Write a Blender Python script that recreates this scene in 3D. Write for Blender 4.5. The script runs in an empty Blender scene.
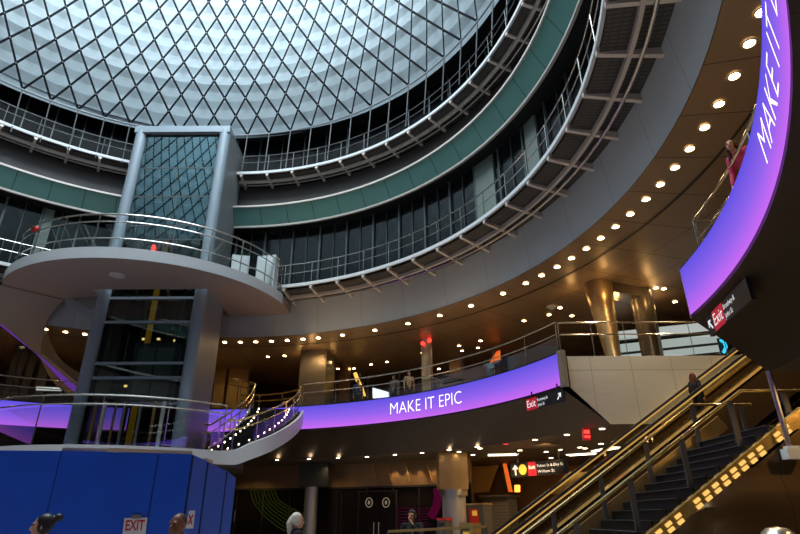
import bpy, bmesh, math, random
from math import sin, cos, pi, radians as rad, hypot, atan2, degrees, sqrt, asin
from mathutils import Vector, Matrix
random.seed(7)
S = bpy.context.scene
COL = S.collection
EYE = 1.6                      # camera height above the concourse floor; heights below are written relative to the eye
F0, P0, R0 = 555.8, rad(24.36), rad(-0.30)
CX, CY = -8.39, 11.25          # axis of the round atrium

# ---------------------------------------------------------------- survey helpers (a sight line of the survey photo cut with a real surface)
def ray(x, y):
    u, v = x-400, 267-y
    c, s = cos(R0), sin(R0); u, v = c*u-s*v, s*u+c*v
    return Vector((u, F0*cos(P0)-v*sin(P0), F0*sin(P0)+v*cos(P0)))
def ath(x, y, h): r = ray(x, y); return r*(h/r.z)
def aty(x, y, Y): r = ray(x, y); return r*(Y/r.y)
def atx(x, y, X): r = ray(x, y); return r*(X/r.x)
def atR(x, y, R, far=True, c=(CX, CY)):
    r = ray(x, y); a = r.x**2+r.y**2; b = -2*(r.x*c[0]+r.y*c[1]); k = c[0]**2+c[1]**2-R*R
    D = max(b*b-4*a*k, 0)
    return r*((-b+(1 if far else -1)*sqrt(D))/(2*a))
def azi(p): return degrees(atan2(p[1]-CY, p[0]-CX))
def pol(R, a, h=0, c=(CX, CY)): return Vector((c[0]+R*cos(rad(a)), c[1]+R*sin(rad(a)), h))

# ---------------------------------------------------------------- materials
M = {}
def node_mat(name):
    m = bpy.data.materials.new(name); m.use_nodes = True
    nt = m.node_tree; return m, nt, nt.nodes['Principled BSDF'], nt.nodes['Material Output']
def mat(name, col, rough=.5, metal=0., emit=None, es=0., var=0., scale=4., bump=0., spec=.5, stretch=(1,1,1), coat=0.):
    m, nt, b, out = node_mat(name)
    b.inputs['Base Color'].default_value = (*col, 1); b.inputs['Roughness'].default_value = rough
    b.inputs['Metallic'].default_value = metal; b.inputs['Specular IOR Level'].default_value = spec
    b.inputs['Coat Weight'].default_value = coat
    if emit: b.inputs['Emission Color'].default_value = (*emit, 1); b.inputs['Emission Strength'].default_value = es
    if var or bump:
        tc = nt.nodes.new('ShaderNodeTexCoord'); mp = nt.nodes.new('ShaderNodeMapping'); mp.inputs['Scale'].default_value = stretch
        n = nt.nodes.new('ShaderNodeTexNoise'); n.inputs['Scale'].default_value = scale; n.inputs['Detail'].default_value = 4
        nt.links.new(tc.outputs['Object'], mp.inputs[0]); nt.links.new(mp.outputs[0], n.inputs['Vector'])
        if var:
            r = nt.nodes.new('ShaderNodeMapRange'); r.inputs[3].default_value = 1-var; r.inputs[4].default_value = 1+var
            x = nt.nodes.new('ShaderNodeMix'); x.data_type = 'RGBA'; x.blend_type = 'MULTIPLY'; x.inputs[0].default_value = 1
            nt.links.new(n.outputs[0], r.inputs[0]); nt.links.new(r.outputs[0], x.inputs[7])
            x.inputs[6].default_value = (*col, 1); nt.links.new(x.outputs[2], b.inputs['Base Color'])
        if bump:
            bp = nt.nodes.new('ShaderNodeBump'); bp.inputs['Strength'].default_value = bump; bp.inputs['Distance'].default_value = .05
            nt.links.new(n.outputs[0], bp.inputs['Height']); nt.links.new(bp.outputs[0], b.inputs['Normal'])
    M[name] = m; return m
def add_lines(m, kind, n, width, dark=.25, off=0.):
    """joints drawn in the material: kind 'az' = n radial joints around the atrium axis, 'x','y','z' = every n metres, 'r' = every n metres of radius"""
    nt = m.node_tree; b = nt.nodes['Principled BSDF']; L = nt.links
    g = nt.nodes.new('ShaderNodeNewGeometry'); sp = nt.nodes.new('ShaderNodeSeparateXYZ'); L.new(g.outputs['Position'], sp.inputs[0])
    def mth(op, a, bb=None):
        k = nt.nodes.new('ShaderNodeMath'); k.operation = op
        for i, v in enumerate((a, bb)):
            if v is None: continue
            if isinstance(v, (int, float)): k.inputs[i].default_value = v
            else: L.new(v, k.inputs[i])
        return k.outputs[0]
    dx = mth('SUBTRACT', sp.outputs[0], CX); dy = mth('SUBTRACT', sp.outputs[1], CY)
    if kind == 'az': t = mth('MULTIPLY', mth('ARCTAN2', dy, dx), n/(2*pi))
    elif kind == 'r': t = mth('DIVIDE', mth('SQRT', mth('ADD', mth('MULTIPLY', dx, dx), mth('MULTIPLY', dy, dy))), n)
    else: t = mth('DIVIDE', sp.outputs['xyz'.index(kind)], n)
    f = mth('FRACT', mth('ADD', t, 100+off))
    fac = mth('LESS_THAN', f, width)
    mx = nt.nodes.new('ShaderNodeMix'); mx.data_type = 'RGBA'; L.new(fac, mx.inputs[0])
    src = b.inputs['Base Color']
    if src.links: L.new(src.links[0].from_socket, mx.inputs[6]); base = [.3, .3, .3]
    else: mx.inputs[6].default_value = src.default_value
    c = src.default_value; mx.inputs[7].default_value = (c[0]*dark, c[1]*dark, c[2]*dark, 1)
    L.new(mx.outputs[2], src); return m
def glass(name, tint, refl=.08, fres=1.5, rough=.02, gcol=(1, 1, 1)):
    m = bpy.data.materials.new(name); m.use_nodes = True; nt = m.node_tree; nt.nodes.clear(); L = nt.links
    o = nt.nodes.new('ShaderNodeOutputMaterial'); mx = nt.nodes.new('ShaderNodeMixShader'); t = nt.nodes.new('ShaderNodeBsdfTransparent')
    g = nt.nodes.new('ShaderNodeBsdfGlossy'); fr = nt.nodes.new('ShaderNodeFresnel'); fr.inputs[0].default_value = fres
    a = nt.nodes.new('ShaderNodeMath'); a.operation = 'ADD'; a.use_clamp = True; a.inputs[1].default_value = refl
    t.inputs[0].default_value = (*tint, 1); g.inputs['Roughness'].default_value = rough; g.inputs[0].default_value = (*gcol, 1)
    L.new(fr.outputs[0], a.inputs[0]); L.new(a.outputs[0], mx.inputs[0]); L.new(t.outputs[0], mx.inputs[1]); L.new(g.outputs[0], mx.inputs[2]); L.new(mx.outputs[0], o.inputs[0])
    M[name] = m; return m
def emis(name, col, s, sample=True):
    m = bpy.data.materials.new(name); m.use_nodes = True; nt = m.node_tree; nt.nodes.clear()
    o = nt.nodes.new('ShaderNodeOutputMaterial'); e = nt.nodes.new('ShaderNodeEmission'); e.inputs[0].default_value = (*col, 1); e.inputs[1].default_value = s
    nt.links.new(e.outputs[0], o.inputs[0])
    if not sample: m.cycles.emission_sampling = 'NONE'
    M[name] = m; return m

mat('floor_stone', (.50, .45, .39), .35, var=.25, scale=1.5)
mat('fascia_grey', (.56, .58, .59), .55, var=.08, scale=.8)
add_lines(M['fascia_grey'], 'az', 40, .012, .7)
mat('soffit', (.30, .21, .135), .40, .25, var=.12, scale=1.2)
add_lines(M['soffit'], 'az', 60, .02, .35); add_lines(M['soffit'], 'r', 1.5, .018, .3, off=.27)
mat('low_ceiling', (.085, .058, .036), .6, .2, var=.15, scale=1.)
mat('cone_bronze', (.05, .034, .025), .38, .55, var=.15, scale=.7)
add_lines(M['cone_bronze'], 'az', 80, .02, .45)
mat('upper_floor', (.40, .32, .23), .4)
mat('back_wall', (.075, .05, .032), .3, .5, var=.4, scale=.6, stretch=(1, 1, .2))
mat('bronze_band', (.36, .22, .11), .3, .55, var=.35, scale=1.2, stretch=(2, 2, .15), bump=.15)
mat('gold_panel', (.62, .42, .16), .3, .7, var=.25, scale=1.5, stretch=(1, 1, .3), bump=.12)
mat('store_glass', (.012, .010, .010), .06, spec=.6)
mat('dark', (.012, .012, .012), .5)
mat('dark_glass', (.008, .011, .012), .08, spec=.45)
mat('mullion', (.10, .115, .115), .4, .3)
mat('green_glass', (.15, .36, .32), .25, var=.06, scale=.6, spec=.6)
add_lines(M['green_glass'], 'az', 60, .022, .25)
mat('white_edge', (.78, .80, .80), .35)
mat('grating', (.10, .095, .09), .6, .3)
add_lines(M['grating'], 'az', 720, .35, .45); add_lines(M['grating'], 'r', .2, .2, .6)
mat('bracket', (.70, .63, .56), .45, .2)
mat('steel_rail', (.56, .53, .48), .2, .95)
mat('brushed_steel', (.66, .64, .58), .30, .9, var=.12, scale=.5, bump=.0)
mat('net', (.004, .005, .011), .7, .0, spec=.2)
mat('net_node', (.40, .43, .46), .35, .4)
mat('reflector', (.58, .68, .72), .5, .0, var=.05, scale=1.5)
mat('elevator_white', (.32, .38, .43), .35, .1)
mat('elevator_side', (.30, .315, .32), .45, .2, var=.1, scale=.7)
mat('disc_paint', (.36, .285, .25), .55)
mat('disc_edge', (.60, .61, .62), .4)
mat('ramp_dark', (.10, .085, .08), .5)
mat('platform_edge', (.62, .62, .62), .45)
mat('tread', (.006, .006, .006), .5)
mat('hoarding', (.008, .105, .68), .45, var=.12, scale=2.2)
mat('seam', (.004, .02, .12), .6)
mat('timber', (.62, .47, .30), .65, var=.2, scale=9, stretch=(1, 8, 8))
mat('paper', (.82, .82, .80), .7)
mat('red_ink', (.62, .03, .03), .6)
mat('tape', (.22, .22, .2), .6)
mat('sign_black', (.010, .010, .011), .4)
mat('sign_red', (.55, .012, .03), .4, emit=(.8, .02, .05), es=.22)
mat('sign_white', (.85, .85, .85), .5, emit=(1, 1, 1), es=.5)
mat('sign_gold', (.75, .45, .06), .4, emit=(1, .55, .06), es=.3)
mat('rubber', (.03, .03, .035), .25)
mat('rubber_shine', (.05, .055, .07), .2)
mat('gold_skirt', (.62, .39, .11), .28, .6, var=.3, scale=2.5, bump=.25)
mat('bronze_wall', (.15, .085, .035), .35, .5, var=.2, scale=.8)
mat('pillar_stone', (.20, .17, .135), .3, .5)
mat('pillar_steel', (.60, .59, .57), .3, .6)
mat('cabinet_white', (.62, .68, .68), .4)
mat('cream', (.70, .66, .58), .5)
mat('grey_shutter', (.23, .215, .19), .45, .4)
add_lines(M['grey_shutter'], 'z', .13, .15, .5)
mat('machine', (.12, .11, .10), .4, .3)
mat('red_paint', (.6, .03, .02), .4)
mat('yellow', (.85, .50, .03), .5, emit=(1, .5, .03), es=.12)
mat('orange_panel', (.75, .16, .02), .4, emit=(1, .16, .02), es=.7)
mat('skin_light', (.62, .30, .19), .5); mat('skin_dark', (.20, .075, .035), .45); mat('skin_mid', (.50, .25, .15), .5)
mat('hair_dark', (.018, .013, .01), .45); mat('hair_auburn', (.07, .018, .008), .7, spec=.2); mat('hair_blond', (.74, .68, .52), .5); mat('hair_shaved', (.05, .03, .022), .6)
mat('cloth_black', (.006, .006, .007), .9); mat('cloth_white', (.75, .75, .74), .8); mat('cloth_pink', (.72, .05, .14), .75); mat('cloth_navy', (.03, .04, .09), .8)
mat('cloth_grey', (.16, .15, .15), .8); mat('cloth_tan', (.42, .28, .15), .8); mat('eye', (.02, .015, .01), .2); mat('lips', (.36, .10, .09), .5)
glass('clear_glass', (.86, .91, .89), .03)
glass('elevator_glass', (.30, .44, .46), .20, gcol=(.36, .52, .57))
glass('balustrade_glass', (.80, .85, .84), .13)
glass('amber_glass', (.72, .68, .52), .05)
emis('downlight', (1, .70, .34), 34.)
emis('downlight_low', (1, .78, .50), 22.)
emis('patch_shine', (1, .60, .16), 1.05, False)
emis('step_led', (1, .80, .50), 9., False)
emis('red_led', (1, .03, .02), 4., False)
emis('orange_led', (1, .28, .03), 4., False)
emis('yellow_led', (1, .7, .12), 4., False)
emis('tube_light', (1, .86, .62), 6.)
emis('screen_white', (.80, .85, 1.), 1.6)
emis('led_text', (1, .97, 1), 1.7, False)
emis('cyan_led', (.05, .65, 1), 1.2, False)
emis('swoosh_green', (.11, .15, .01), .22, False)
emis('swoosh_pink', (.5, .015, .16), .12, False)
emis('logo_glow', (.75, .6, .4), .25, False)
def led_mat():
    m = bpy.data.materials.new('led_screen'); m.use_nodes = True; nt = m.node_tree; nt.nodes.clear(); L = nt.links
    o = nt.nodes.new('ShaderNodeOutputMaterial'); e = nt.nodes.new('ShaderNodeEmission')
    g = nt.nodes.new('ShaderNodeNewGeometry'); sp = nt.nodes.new('ShaderNodeSeparateXYZ'); mr = nt.nodes.new('ShaderNodeMapRange')
    mr.inputs[1].default_value = 3.53+EYE; mr.inputs[2].default_value = 4.48+EYE
    cr = nt.nodes.new('ShaderNodeValToRGB'); el = cr.color_ramp.elements
    el[0].position = 0; el[0].color = (.56, .14, .86, 1); el[1].position = 1; el[1].color = (.115, .085, .72, 1)
    k = el.new(.45); k.color = (.27, .12, .80, 1)
    L.new(g.outputs['Position'], sp.inputs[0]); L.new(sp.outputs[2], mr.inputs[0]); L.new(mr.outputs[0], cr.inputs[0]); L.new(cr.outputs[0], e.inputs[0])
    e.inputs[1].default_value = 1.05; L.new(e.outputs[0], o.inputs[0]); M['led_screen'] = m
led_mat()

# ---------------------------------------------------------------- mesh builder
class MB:
    def __init__(s): s.v = []; s.f = []; s.sm = []
    def add(s, vs, fs, smooth=False):
        o = len(s.v); s.v += [Vector(p) for p in vs]; s.f += [tuple(i+o for i in f) for f in fs]; s.sm += [smooth]*len(fs); return s
    def quad(s, *p): return s.add(p, [tuple(range(len(p)))])
    def box(s, c, d, rz=0., ax=None):
        """c centre, d full sizes; ax = (x axis, y axis, z axis) or a turn about z"""
        c = Vector(c); X, Y, Z = ax if ax else (Vector((cos(rz), sin(rz), 0)), Vector((-sin(rz), cos(rz), 0)), Vector((0, 0, 1)))
        vs = [c+X*(i*d[0]/2)+Y*(j*d[1]/2)+Z*(k*d[2]/2) for k in (-1, 1) for j in (-1, 1) for i in (-1, 1)]
        return s.add(vs, [(0, 2, 3, 1), (4, 5, 7, 6), (0, 1, 5, 4), (2, 6, 7, 3), (0, 4, 6, 2), (1, 3, 7, 5)])
    def bar(s, a, b, w, t, up=(0, 0, 1)):
        """rectangular bar from a to b, w wide (sideways) and t thick (towards up)"""
        a, b = Vector(a), Vector(b); d = (b-a); l = d.length; d.normalize(); x = d.cross(Vector(up)).normalized(); u = x.cross(d)
        return s.box((a+b)/2, (l, w, t), ax=(d, x, u))
    def tube(s, pts, r, n=8, closed=False):
        pts = [Vector(p) for p in pts]; N = len(pts); rr = r if isinstance(r, (list, tuple)) else [r]*N
        vs = []; ref = None
        for i, p in enumerate(pts):
            d = (pts[(i+1) % N]-pts[i-1]) if closed else (pts[min(i+1, N-1)]-pts[max(i-1, 0)])
            d.normalize()
            if ref is None: ref = Vector((0, 0, 1)) if abs(d.z) < .9 else Vector((1, 0, 0))
            x = ref-d*ref.dot(d)
            if x.length < 1e-4: x = d.orthogonal()
            x.normalize(); ref = x; y = d.cross(x)
            vs += [p+x*(rr[i]*cos(2*pi*k/n))+y*(rr[i]*sin(2*pi*k/n)) for k in range(n)]
        fs = []
        for i in range(N if closed else N-1):
            for k in range(n):
                a, b = i*n+k, i*n+(k+1) % n; c, d2 = ((i+1) % N)*n+(k+1) % n, ((i+1) % N)*n+k
                fs.append((a, b, c, d2))
        if not closed: fs += [tuple(range(n-1, -1, -1)), tuple((N-1)*n+k for k in range(n))]
        return s.add(vs, fs, True)
    def lathe(s, prof, a0=0, a1=360, n=96, c=(CX, CY), smooth=True, close=False):
        """prof: (R, h) pairs; a0/a1 degrees or functions of R"""
        f0 = a0 if callable(a0) else (lambda R: a0); f1 = a1 if callable(a1) else (lambda R: a1)
        vs = []; m = len(prof)
        for i in range(n+1):
            for R, h in prof:
                a = f0(R)+(f1(R)-f0(R))*i/n; vs.append(pol(R, a, h, c))
        fs = []
        for i in range(n):
            for k in range(m if close else m-1):
                k2 = (k+1) % m; fs.append((i*m+k, (i+1)*m+k, (i+1)*m+k2, i*m+k2))
        if close: fs += [tuple(range(m)), tuple(n*m+k for k in range(m-1, -1, -1))]
        # separate smooth sections per profile segment are not needed: auto smooth by angle below
        return s.add(vs, fs, smooth)
    def prism(s, poly, h0, h1):
        n = len(poly); vs = [(x, y, h0) for x, y in poly]+[(x, y, h1) for x, y in poly]
        return s.add(vs, [tuple(range(n-1, -1, -1)), tuple(range(n, 2*n))]+[(i, (i+1) % n, n+(i+1) % n, n+i) for i in range(n)])
    def sphere(s, c, r, u=12, v=8):
        c = Vector(c); r = Vector((r, r, r)) if isinstance(r, (int, float)) else Vector(r); vs = [c+Vector((0, 0, r.z))]
        for j in range(1, v):
            t = pi*j/v
            vs += [c+Vector((r.x*sin(t)*cos(2*pi*i/u), r.y*sin(t)*sin(2*pi*i/u), r.z*cos(t))) for i in range(u)]
        vs.append(c-Vector((0, 0, r.z))); L = len(vs)-1
        fs = [(0, 1+i, 1+(i+1) % u) for i in range(u)]
        for j in range(v-2):
            fs += [(1+j*u+i, 1+(j+1)*u+i, 1+(j+1)*u+(i+1) % u, 1+j*u+(i+1) % u) for i in range(u)]
        fs += [(L, 1+(v-2)*u+(i+1) % u, 1+(v-2)*u+i) for i in range(u)]
        return s.add(vs, fs, True)
    def strip(s, A, B, smooth=True):
        n = len(A); return s.add(list(A)+list(B), [(i, i+1, n+i+1, n+i) for i in range(n-1)], smooth)
    def curve_band(s, pts, w, t):
        """ring of boxes: closed band with section w (horizontal) x t (vertical) swept along pts"""
        pts = [Vector(p) for p in pts]; N = len(pts); vs = []
        for i, p in enumerate(pts):
            d = pts[min(i+1, N-1)]-pts[max(i-1, 0)]; x = Vector((d.y, -d.x, 0)).normalized()
            vs += [p+x*(w/2)+Vector((0, 0, -t/2)), p-x*(w/2)+Vector((0, 0, -t/2)), p-x*(w/2)+Vector((0, 0, t/2)), p+x*(w/2)+Vector((0, 0, t/2))]
        fs = [(i*4+k, i*4+(k+1) % 4, i*4+4+(k+1) % 4, i*4+4+k) for i in range(N-1) for k in range(4)]+[(3, 2, 1, 0), tuple(4*(N-1)+k for k in range(4))]
        return s.add(vs, fs)

def empty(name, loc, label=None, cat=None, group=None, kind=None):
    o = bpy.data.objects.new(name, None); COL.objects.link(o); o.location = (loc[0], loc[1], loc[2]+EYE); o.empty_display_size = .1
    tag(o, label, cat, group, kind); return o
def tag(o, label=None, cat=None, group=None, kind=None):
    if label: o['label'] = label
    if cat: o['category'] = cat
    if group: o['group'] = group
    if kind: o['kind'] = kind
    return o
def world_of(o):
    p = Vector((0, 0, 0))
    while o is not None: p += o.location; o = o.parent
    return p
def obj(name, mb, m, parent=None, label=None, cat=None, group=None, kind=None, smooth_angle=35, origin=None):
    """mb in survey coordinates -> one mesh object; m a material name or list (with mb.mi per-face index)"""
    me = bpy.data.meshes.new(name)
    if parent is not None: o0 = world_of(parent)-Vector((0, 0, EYE))
    elif origin is not None: o0 = Vector(origin)
    else:
        lo = [min(p[i] for p in mb.v) for i in range(3)]; hi = [max(p[i] for p in mb.v) for i in range(3)]
        o0 = Vector(((lo[0]+hi[0])/2, (lo[1]+hi[1])/2, lo[2]))
    me.from_pydata([tuple(p-o0) for p in mb.v], [], mb.f)
    for nm in ([m] if isinstance(m, str) else m): me.materials.append(M[nm])
    me.polygons.foreach_set('use_smooth', mb.sm)
    if hasattr(mb, 'mi'): me.polygons.foreach_set('material_index', mb.mi)
    me.update()
    if any(mb.sm): me.set_sharp_from_angle(angle=rad(smooth_angle))
    o = bpy.data.objects.new(name, me); COL.objects.link(o)
    if parent is not None: o.parent = parent
    else: o.location = o0+Vector((0, 0, EYE))
    return tag(o, label, cat, group, kind)
def struct(name, mb, m, **k): return obj(name, mb, m, kind='structure', **k)
def copy_tree(o, parent=None, at=None):
    c = o.copy(); COL.objects.link(c)
    if parent is not None: c.parent = parent
    for ch in list(o.children): copy_tree(ch, c)
    return c
def bm_fix(o):
    bm = bmesh.new(); bm.from_mesh(o.data); bmesh.ops.recalc_face_normals(bm, faces=bm.faces); bm.to_mesh(o.data); bm.free()
def boolean(o, cutters):
    """cutters: list of (MB, op); applied straight to the mesh of o"""
    tmp = []
    for mb, op in cutters:
        me = bpy.data.meshes.new('tmp'); me.from_pydata([tuple(p+Vector((0, 0, EYE))) for p in mb.v], [], mb.f)
        c = bpy.data.objects.new('tmp', me); COL.objects.link(c); bm_fix(c); tmp.append(c)
        md = o.modifiers.new('b', 'BOOLEAN'); md.object = c; md.operation = op; md.solver = 'EXACT'
    bm_fix(o); dg = bpy.context.evaluated_depsgraph_get(); me = bpy.data.meshes.new_from_object(o.evaluated_get(dg))
    o.modifiers.clear(); old = o.data; o.data = me; me.name = old.name
    for c in tmp: bpy.data.objects.remove(c)
def text_geo(s, size=1., bold=0.):
    cu = bpy.data.curves.new('t', 'FONT'); cu.body = s; cu.size = size; cu.offset = bold; cu.resolution_u = 3
    o = bpy.data.objects.new('t', cu); COL.objects.link(o); bpy.context.view_layer.update()
    me = bpy.data.meshes.new_from_object(o.evaluated_get(bpy.context.evaluated_depsgraph_get()))
    vs = [v.co.copy() for v in me.vertices]; fs = [tuple(p.vertices) for p in me.polygons]
    bpy.data.objects.remove(o); bpy.data.curves.remove(cu); bpy.data.meshes.remove(me)
    if vs:
        x0 = min(v.x for v in vs); vs = [Vector((v.x-x0, v.y, 0)) for v in vs]
    return vs, fs, max(v.x for v in vs)
def put_text(mb, s, o, X, Y, size, width=None, bold=0.):
    """flat lettering: o = lower left of the baseline, X, Y unit axes; width rescales the run of the text"""
    vs, fs, w = text_geo(s, size, bold); k = (width/w) if width else 1.
    mb.add([Vector(o)+X*(v.x*k)+Y*v.y for v in vs], fs); return w*k
mat('pillar_metal_warm', (.42, .30, .17), .38, .7, var=.2, scale=.6)
mat('mullion_dark', (.05, .045, .04), .35, .5)
emis('strip_gold', (1, .55, .10), 1.3, False)
emis('band_white', (.78, .84, .80), .55, False)

mat('rail_dim', (.16, .165, .165), .4, .5)
mat('rod_grey', (.075, .082, .085), .5, .0)

mat('gallery_pale', (.20, .24, .21), .5)

emis('purple_spill', (.16, .045, .42), .62)
mat('upper_glass', (.004, .005, .006), .25, spec=.08)

emis('reflected_downlight', (1, .62, .22), 2.2, False)
glass('lift_glass_low', (.62, .70, .68), .03)

mat('brass_rail', (.80, .60, .28), .2, .9)
emis('guide_shine', (1, .56, .13), .55, False)
# ================================================================ THE SETTING
gap0 = lambda R: degrees(asin(5.0/R))                # the escalator well is cut along two straight lines
gap1 = lambda R: 360+degrees(asin(-1.15/R))
struct('floor', MB().lathe([(0.01, -1.6), (29, -1.6)], 0, 360, 72), 'floor_stone', origin=(CX, CY, -1.6))
struct('wall_back', MB().lathe([(28, -1.6), (28, 8.05)], 0, 360, 96), 'back_wall')
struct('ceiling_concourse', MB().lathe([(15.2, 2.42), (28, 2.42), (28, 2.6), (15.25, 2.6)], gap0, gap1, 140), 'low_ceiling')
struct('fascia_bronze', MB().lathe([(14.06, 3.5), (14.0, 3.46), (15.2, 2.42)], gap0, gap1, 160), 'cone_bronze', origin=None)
struct('floor_balcony', MB().lathe([(14.12, 4.38), (28, 4.38), (28, 4.25), (14.12, 4.25)], gap0, gap1, 140), 'upper_floor')
x2 = 11.6
struct('floor_landing', MB().box(((x2+19.4)/2, 13.175, 4.3), (19.4-x2, 6.1, .16)), 'upper_floor')
struct('ceiling_landing', MB().box(((x2+19.4)/2, 13.175, 2.5), (19.4-x2, 6.1, .16)), 'low_ceiling')
struct('wall_landing', MB().box((x2+.05, 13.175, 3.4), (.1, 6.1, 1.7)), 'bronze_wall')
# polished steel cheek of the well, with panel joints
xs = CX+sqrt(15.2**2-25)
xm = CX+sqrt(14.06**2-25)
sm_ = mat('steel_cheek', (.74, .72, .66), .22, .6, var=.2, scale=.55, bump=.7, stretch=(.5, 1, 1.6)); add_lines(sm_, 'x', 1.2, .012, .55, off=.3); add_lines(sm_, 'z', 1.75, .012, .6, off=-.18)
struct('wall_well_far', MB().add(
    [(xm+.22, 16.25, 4.40), (xm+.22, 16.25, 3.46), (xs, 16.25, 2.42), (13.5, 16.25, 2.42), (13.5, 16.25, 4.40),
     (xm+.22, 16.31, 4.40), (xm+.22, 16.31, 3.46), (xs, 16.31, 2.42), (13.5, 16.31, 2.42), (13.5, 16.31, 4.40)],
    [(0, 1, 2, 3, 4), (9, 8, 7, 6, 5), (0, 5, 6, 1), (1, 6, 7, 2), (2, 7, 8, 3), (3, 8, 9, 4), (4, 9, 5, 0)]), 'steel_cheek')
xn0, xn1 = CX+sqrt(14.06**2-1.15**2), CX+sqrt(15.2**2-1.15**2)
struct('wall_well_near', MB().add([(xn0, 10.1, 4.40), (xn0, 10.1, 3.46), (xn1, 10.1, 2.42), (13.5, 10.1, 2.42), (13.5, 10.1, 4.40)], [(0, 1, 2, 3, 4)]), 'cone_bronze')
# balcony ceiling with the row of downlights, and the grey fascia above it
struct('ceiling_balcony', MB().lathe([(14.6, 8.0), (28, 8.0)], 0, 360, 160), 'soffit')
struct('trim_soffit_groove', MB().lathe([(16.08, 7.985), (16.16, 7.985)], -60, 200, 160), 'dark')
struct('fascia_grey', MB().lathe([(14.42, 9.72), (14.62, 8.0), (14.7, 8.02)], 0, 360, 160), 'fascia_grey')
# second storey (behind the grated walkway): glazing, soffit and green glass band
struct('floor_walkway_middle', MB().lathe([(13.08, 9.86), (14.45, 9.86)], 0, 360, 160), 'grating')
struct('window_1', MB().lathe([(14.3, 9.8), (14.3, 13.55)], 0, 360, 120, smooth=False), 'dark_glass')
mb = MB()
for k in range(60):
    mb.bar(pol(14.26, k*6, 9.8), pol(14.26, k*6, 13.5), .09, .12, up=(cos(rad(k*6)), sin(rad(k*6)), 0))
    mb.bar(pol(14.27, k*6+3, 9.8), pol(14.27, k*6+3, 13.5), .035, .05, up=(cos(rad(k*6)), sin(rad(k*6)), 0))
struct('window_frame_1', mb, 'mullion')
for a, wd in ((azi(atR(44, 228, 14.3)), .5), (azi(atR(487, 190, 14.3)), 1.1), (azi(atR(533, 140, 14.3)), .7)):
    struct('column_gallery', MB().box(pol(14.25, a, 11.7), (.1, wd, 3.5), rz=rad(a)), 'gallery_pale')
struct('trim_1', MB().lathe([(13.6, 13.5), (14.3, 13.5)], 0, 360, 120), 'dark')
struct('wall_green_glass', MB().lathe([(13.6, 13.5), (13.05, 14.35)], 0, 360, 120, smooth=False), 'green_glass')
struct('trim_2', MB().lathe([(13.56, 13.46), (13.66, 13.46), (13.66, 13.56), (13.56, 13.56)], 0, 360, 120, close=True), 'bracket')
struct('trim_3', MB().lathe([(13.0, 14.33), (13.08, 14.33), (13.08, 14.42), (13.0, 14.42)], 0, 360, 120, close=True), 'bracket')
struct('wall_upper_spandrel', MB().lathe([(13.05, 14.40), (13.9, 14.9), (13.95, 16.05)], 0, 360, 120), 'ramp_dark')
struct('floor_walkway_upper', MB().lathe([(12.95, 16.28), (14.3, 16.28)], 0, 360, 120), 'grating')
struct('window_2', MB().lathe([(14.3, 16.0), (14.3, 19.5)], 0, 360, 120, smooth=False), 'upper_glass')
mb = MB()
for k in range(70): mb.bar(pol(14.26, k*360/70, 16.2), pol(14.26, k*360/70, 19.4), .05, .08, up=(cos(rad(k*360/70)), sin(rad(k*360/70)), 0))
struct('window_frame_2', mb, 'mullion')
struct('ceiling_upper', MB().lathe([(13.36, 19.12), (14.4, 19.4)], 0, 360, 120), 'dark')

# grated walkways hung inside the glazing, on radial brackets
def walkway(name, label, Rl, hl, Rw, hg, drop, a_list, pipe):
    t = empty(name, pol(Rl, 90, hl), label, 'walkway')
    obj('edge_trim', MB().lathe([(Rl, hl-.07), (Rl+.09, hl-.07), (Rl+.09, hl+.07), (Rl, hl+.07)], 0, 360, 160, close=True), 'white_edge', t)
    obj('grating', MB().lathe([(Rl+.09, hg), (Rw, hg-.03)], 0, 360, 160), 'grating', t)
    obj('pipe', MB().tube([pol(pipe[0], a, pipe[1]) for a in range(0, 360, 3)], .055, 8, True), 'steel_rail', t)
    obj('ring_beam', MB().lathe([(pipe[0]-.32, hg-.20), (pipe[0]-.22, hg-.20), (pipe[0]-.22, hg-.04), (pipe[0]-.32, hg-.04)], 0, 360, 160, close=True), 'bracket', t)
    for a in a_list:
        ra = Vector((cos(rad(a)), sin(rad(a)), 0)); ta = Vector((-ra.y, ra.x, 0)); mb = MB()
        p0, p1 = pol(Rl+.02, a, hl-.08), pol(Rw, a, hl-.10)
        w = .055
        vs = []
        for s_ in (-1, 1): vs += [p0+ta*w*s_, p1+ta*w*s_, p1+ta*w*s_-Vector((0, 0, drop)), p0+ta*w*s_-Vector((0, 0, drop*.45))]
        mb.add(vs, [(0, 1, 2, 3), (7, 6, 5, 4), (0, 4, 5, 1), (1, 5, 6, 2), (2, 6, 7, 3), (3, 7, 4, 0)])
        mb.box((p0+p1)/2-Vector((0, 0, .02)), ((p1-p0).length, .2, .03), ax=(ra, ta, Vector((0, 0, 1))))
        obj('bracket', mb, 'bracket', t)
    return t
walkway('grated_walkway', 'grey grated ring walkway with white lip, above the grey fascia and downlights', 13.0, 9.88, 14.46, 9.70, .34, [-19.2+6*k for k in range(28)], (14.0, 9.52))
walkway('grated_walkway', 'upper grated ring walkway with white lip, right below the lattice dome', 12.86, 16.30, 13.88, 16.14, .30, [5+6*k for k in range(24)], (13.6, 15.98))

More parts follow.
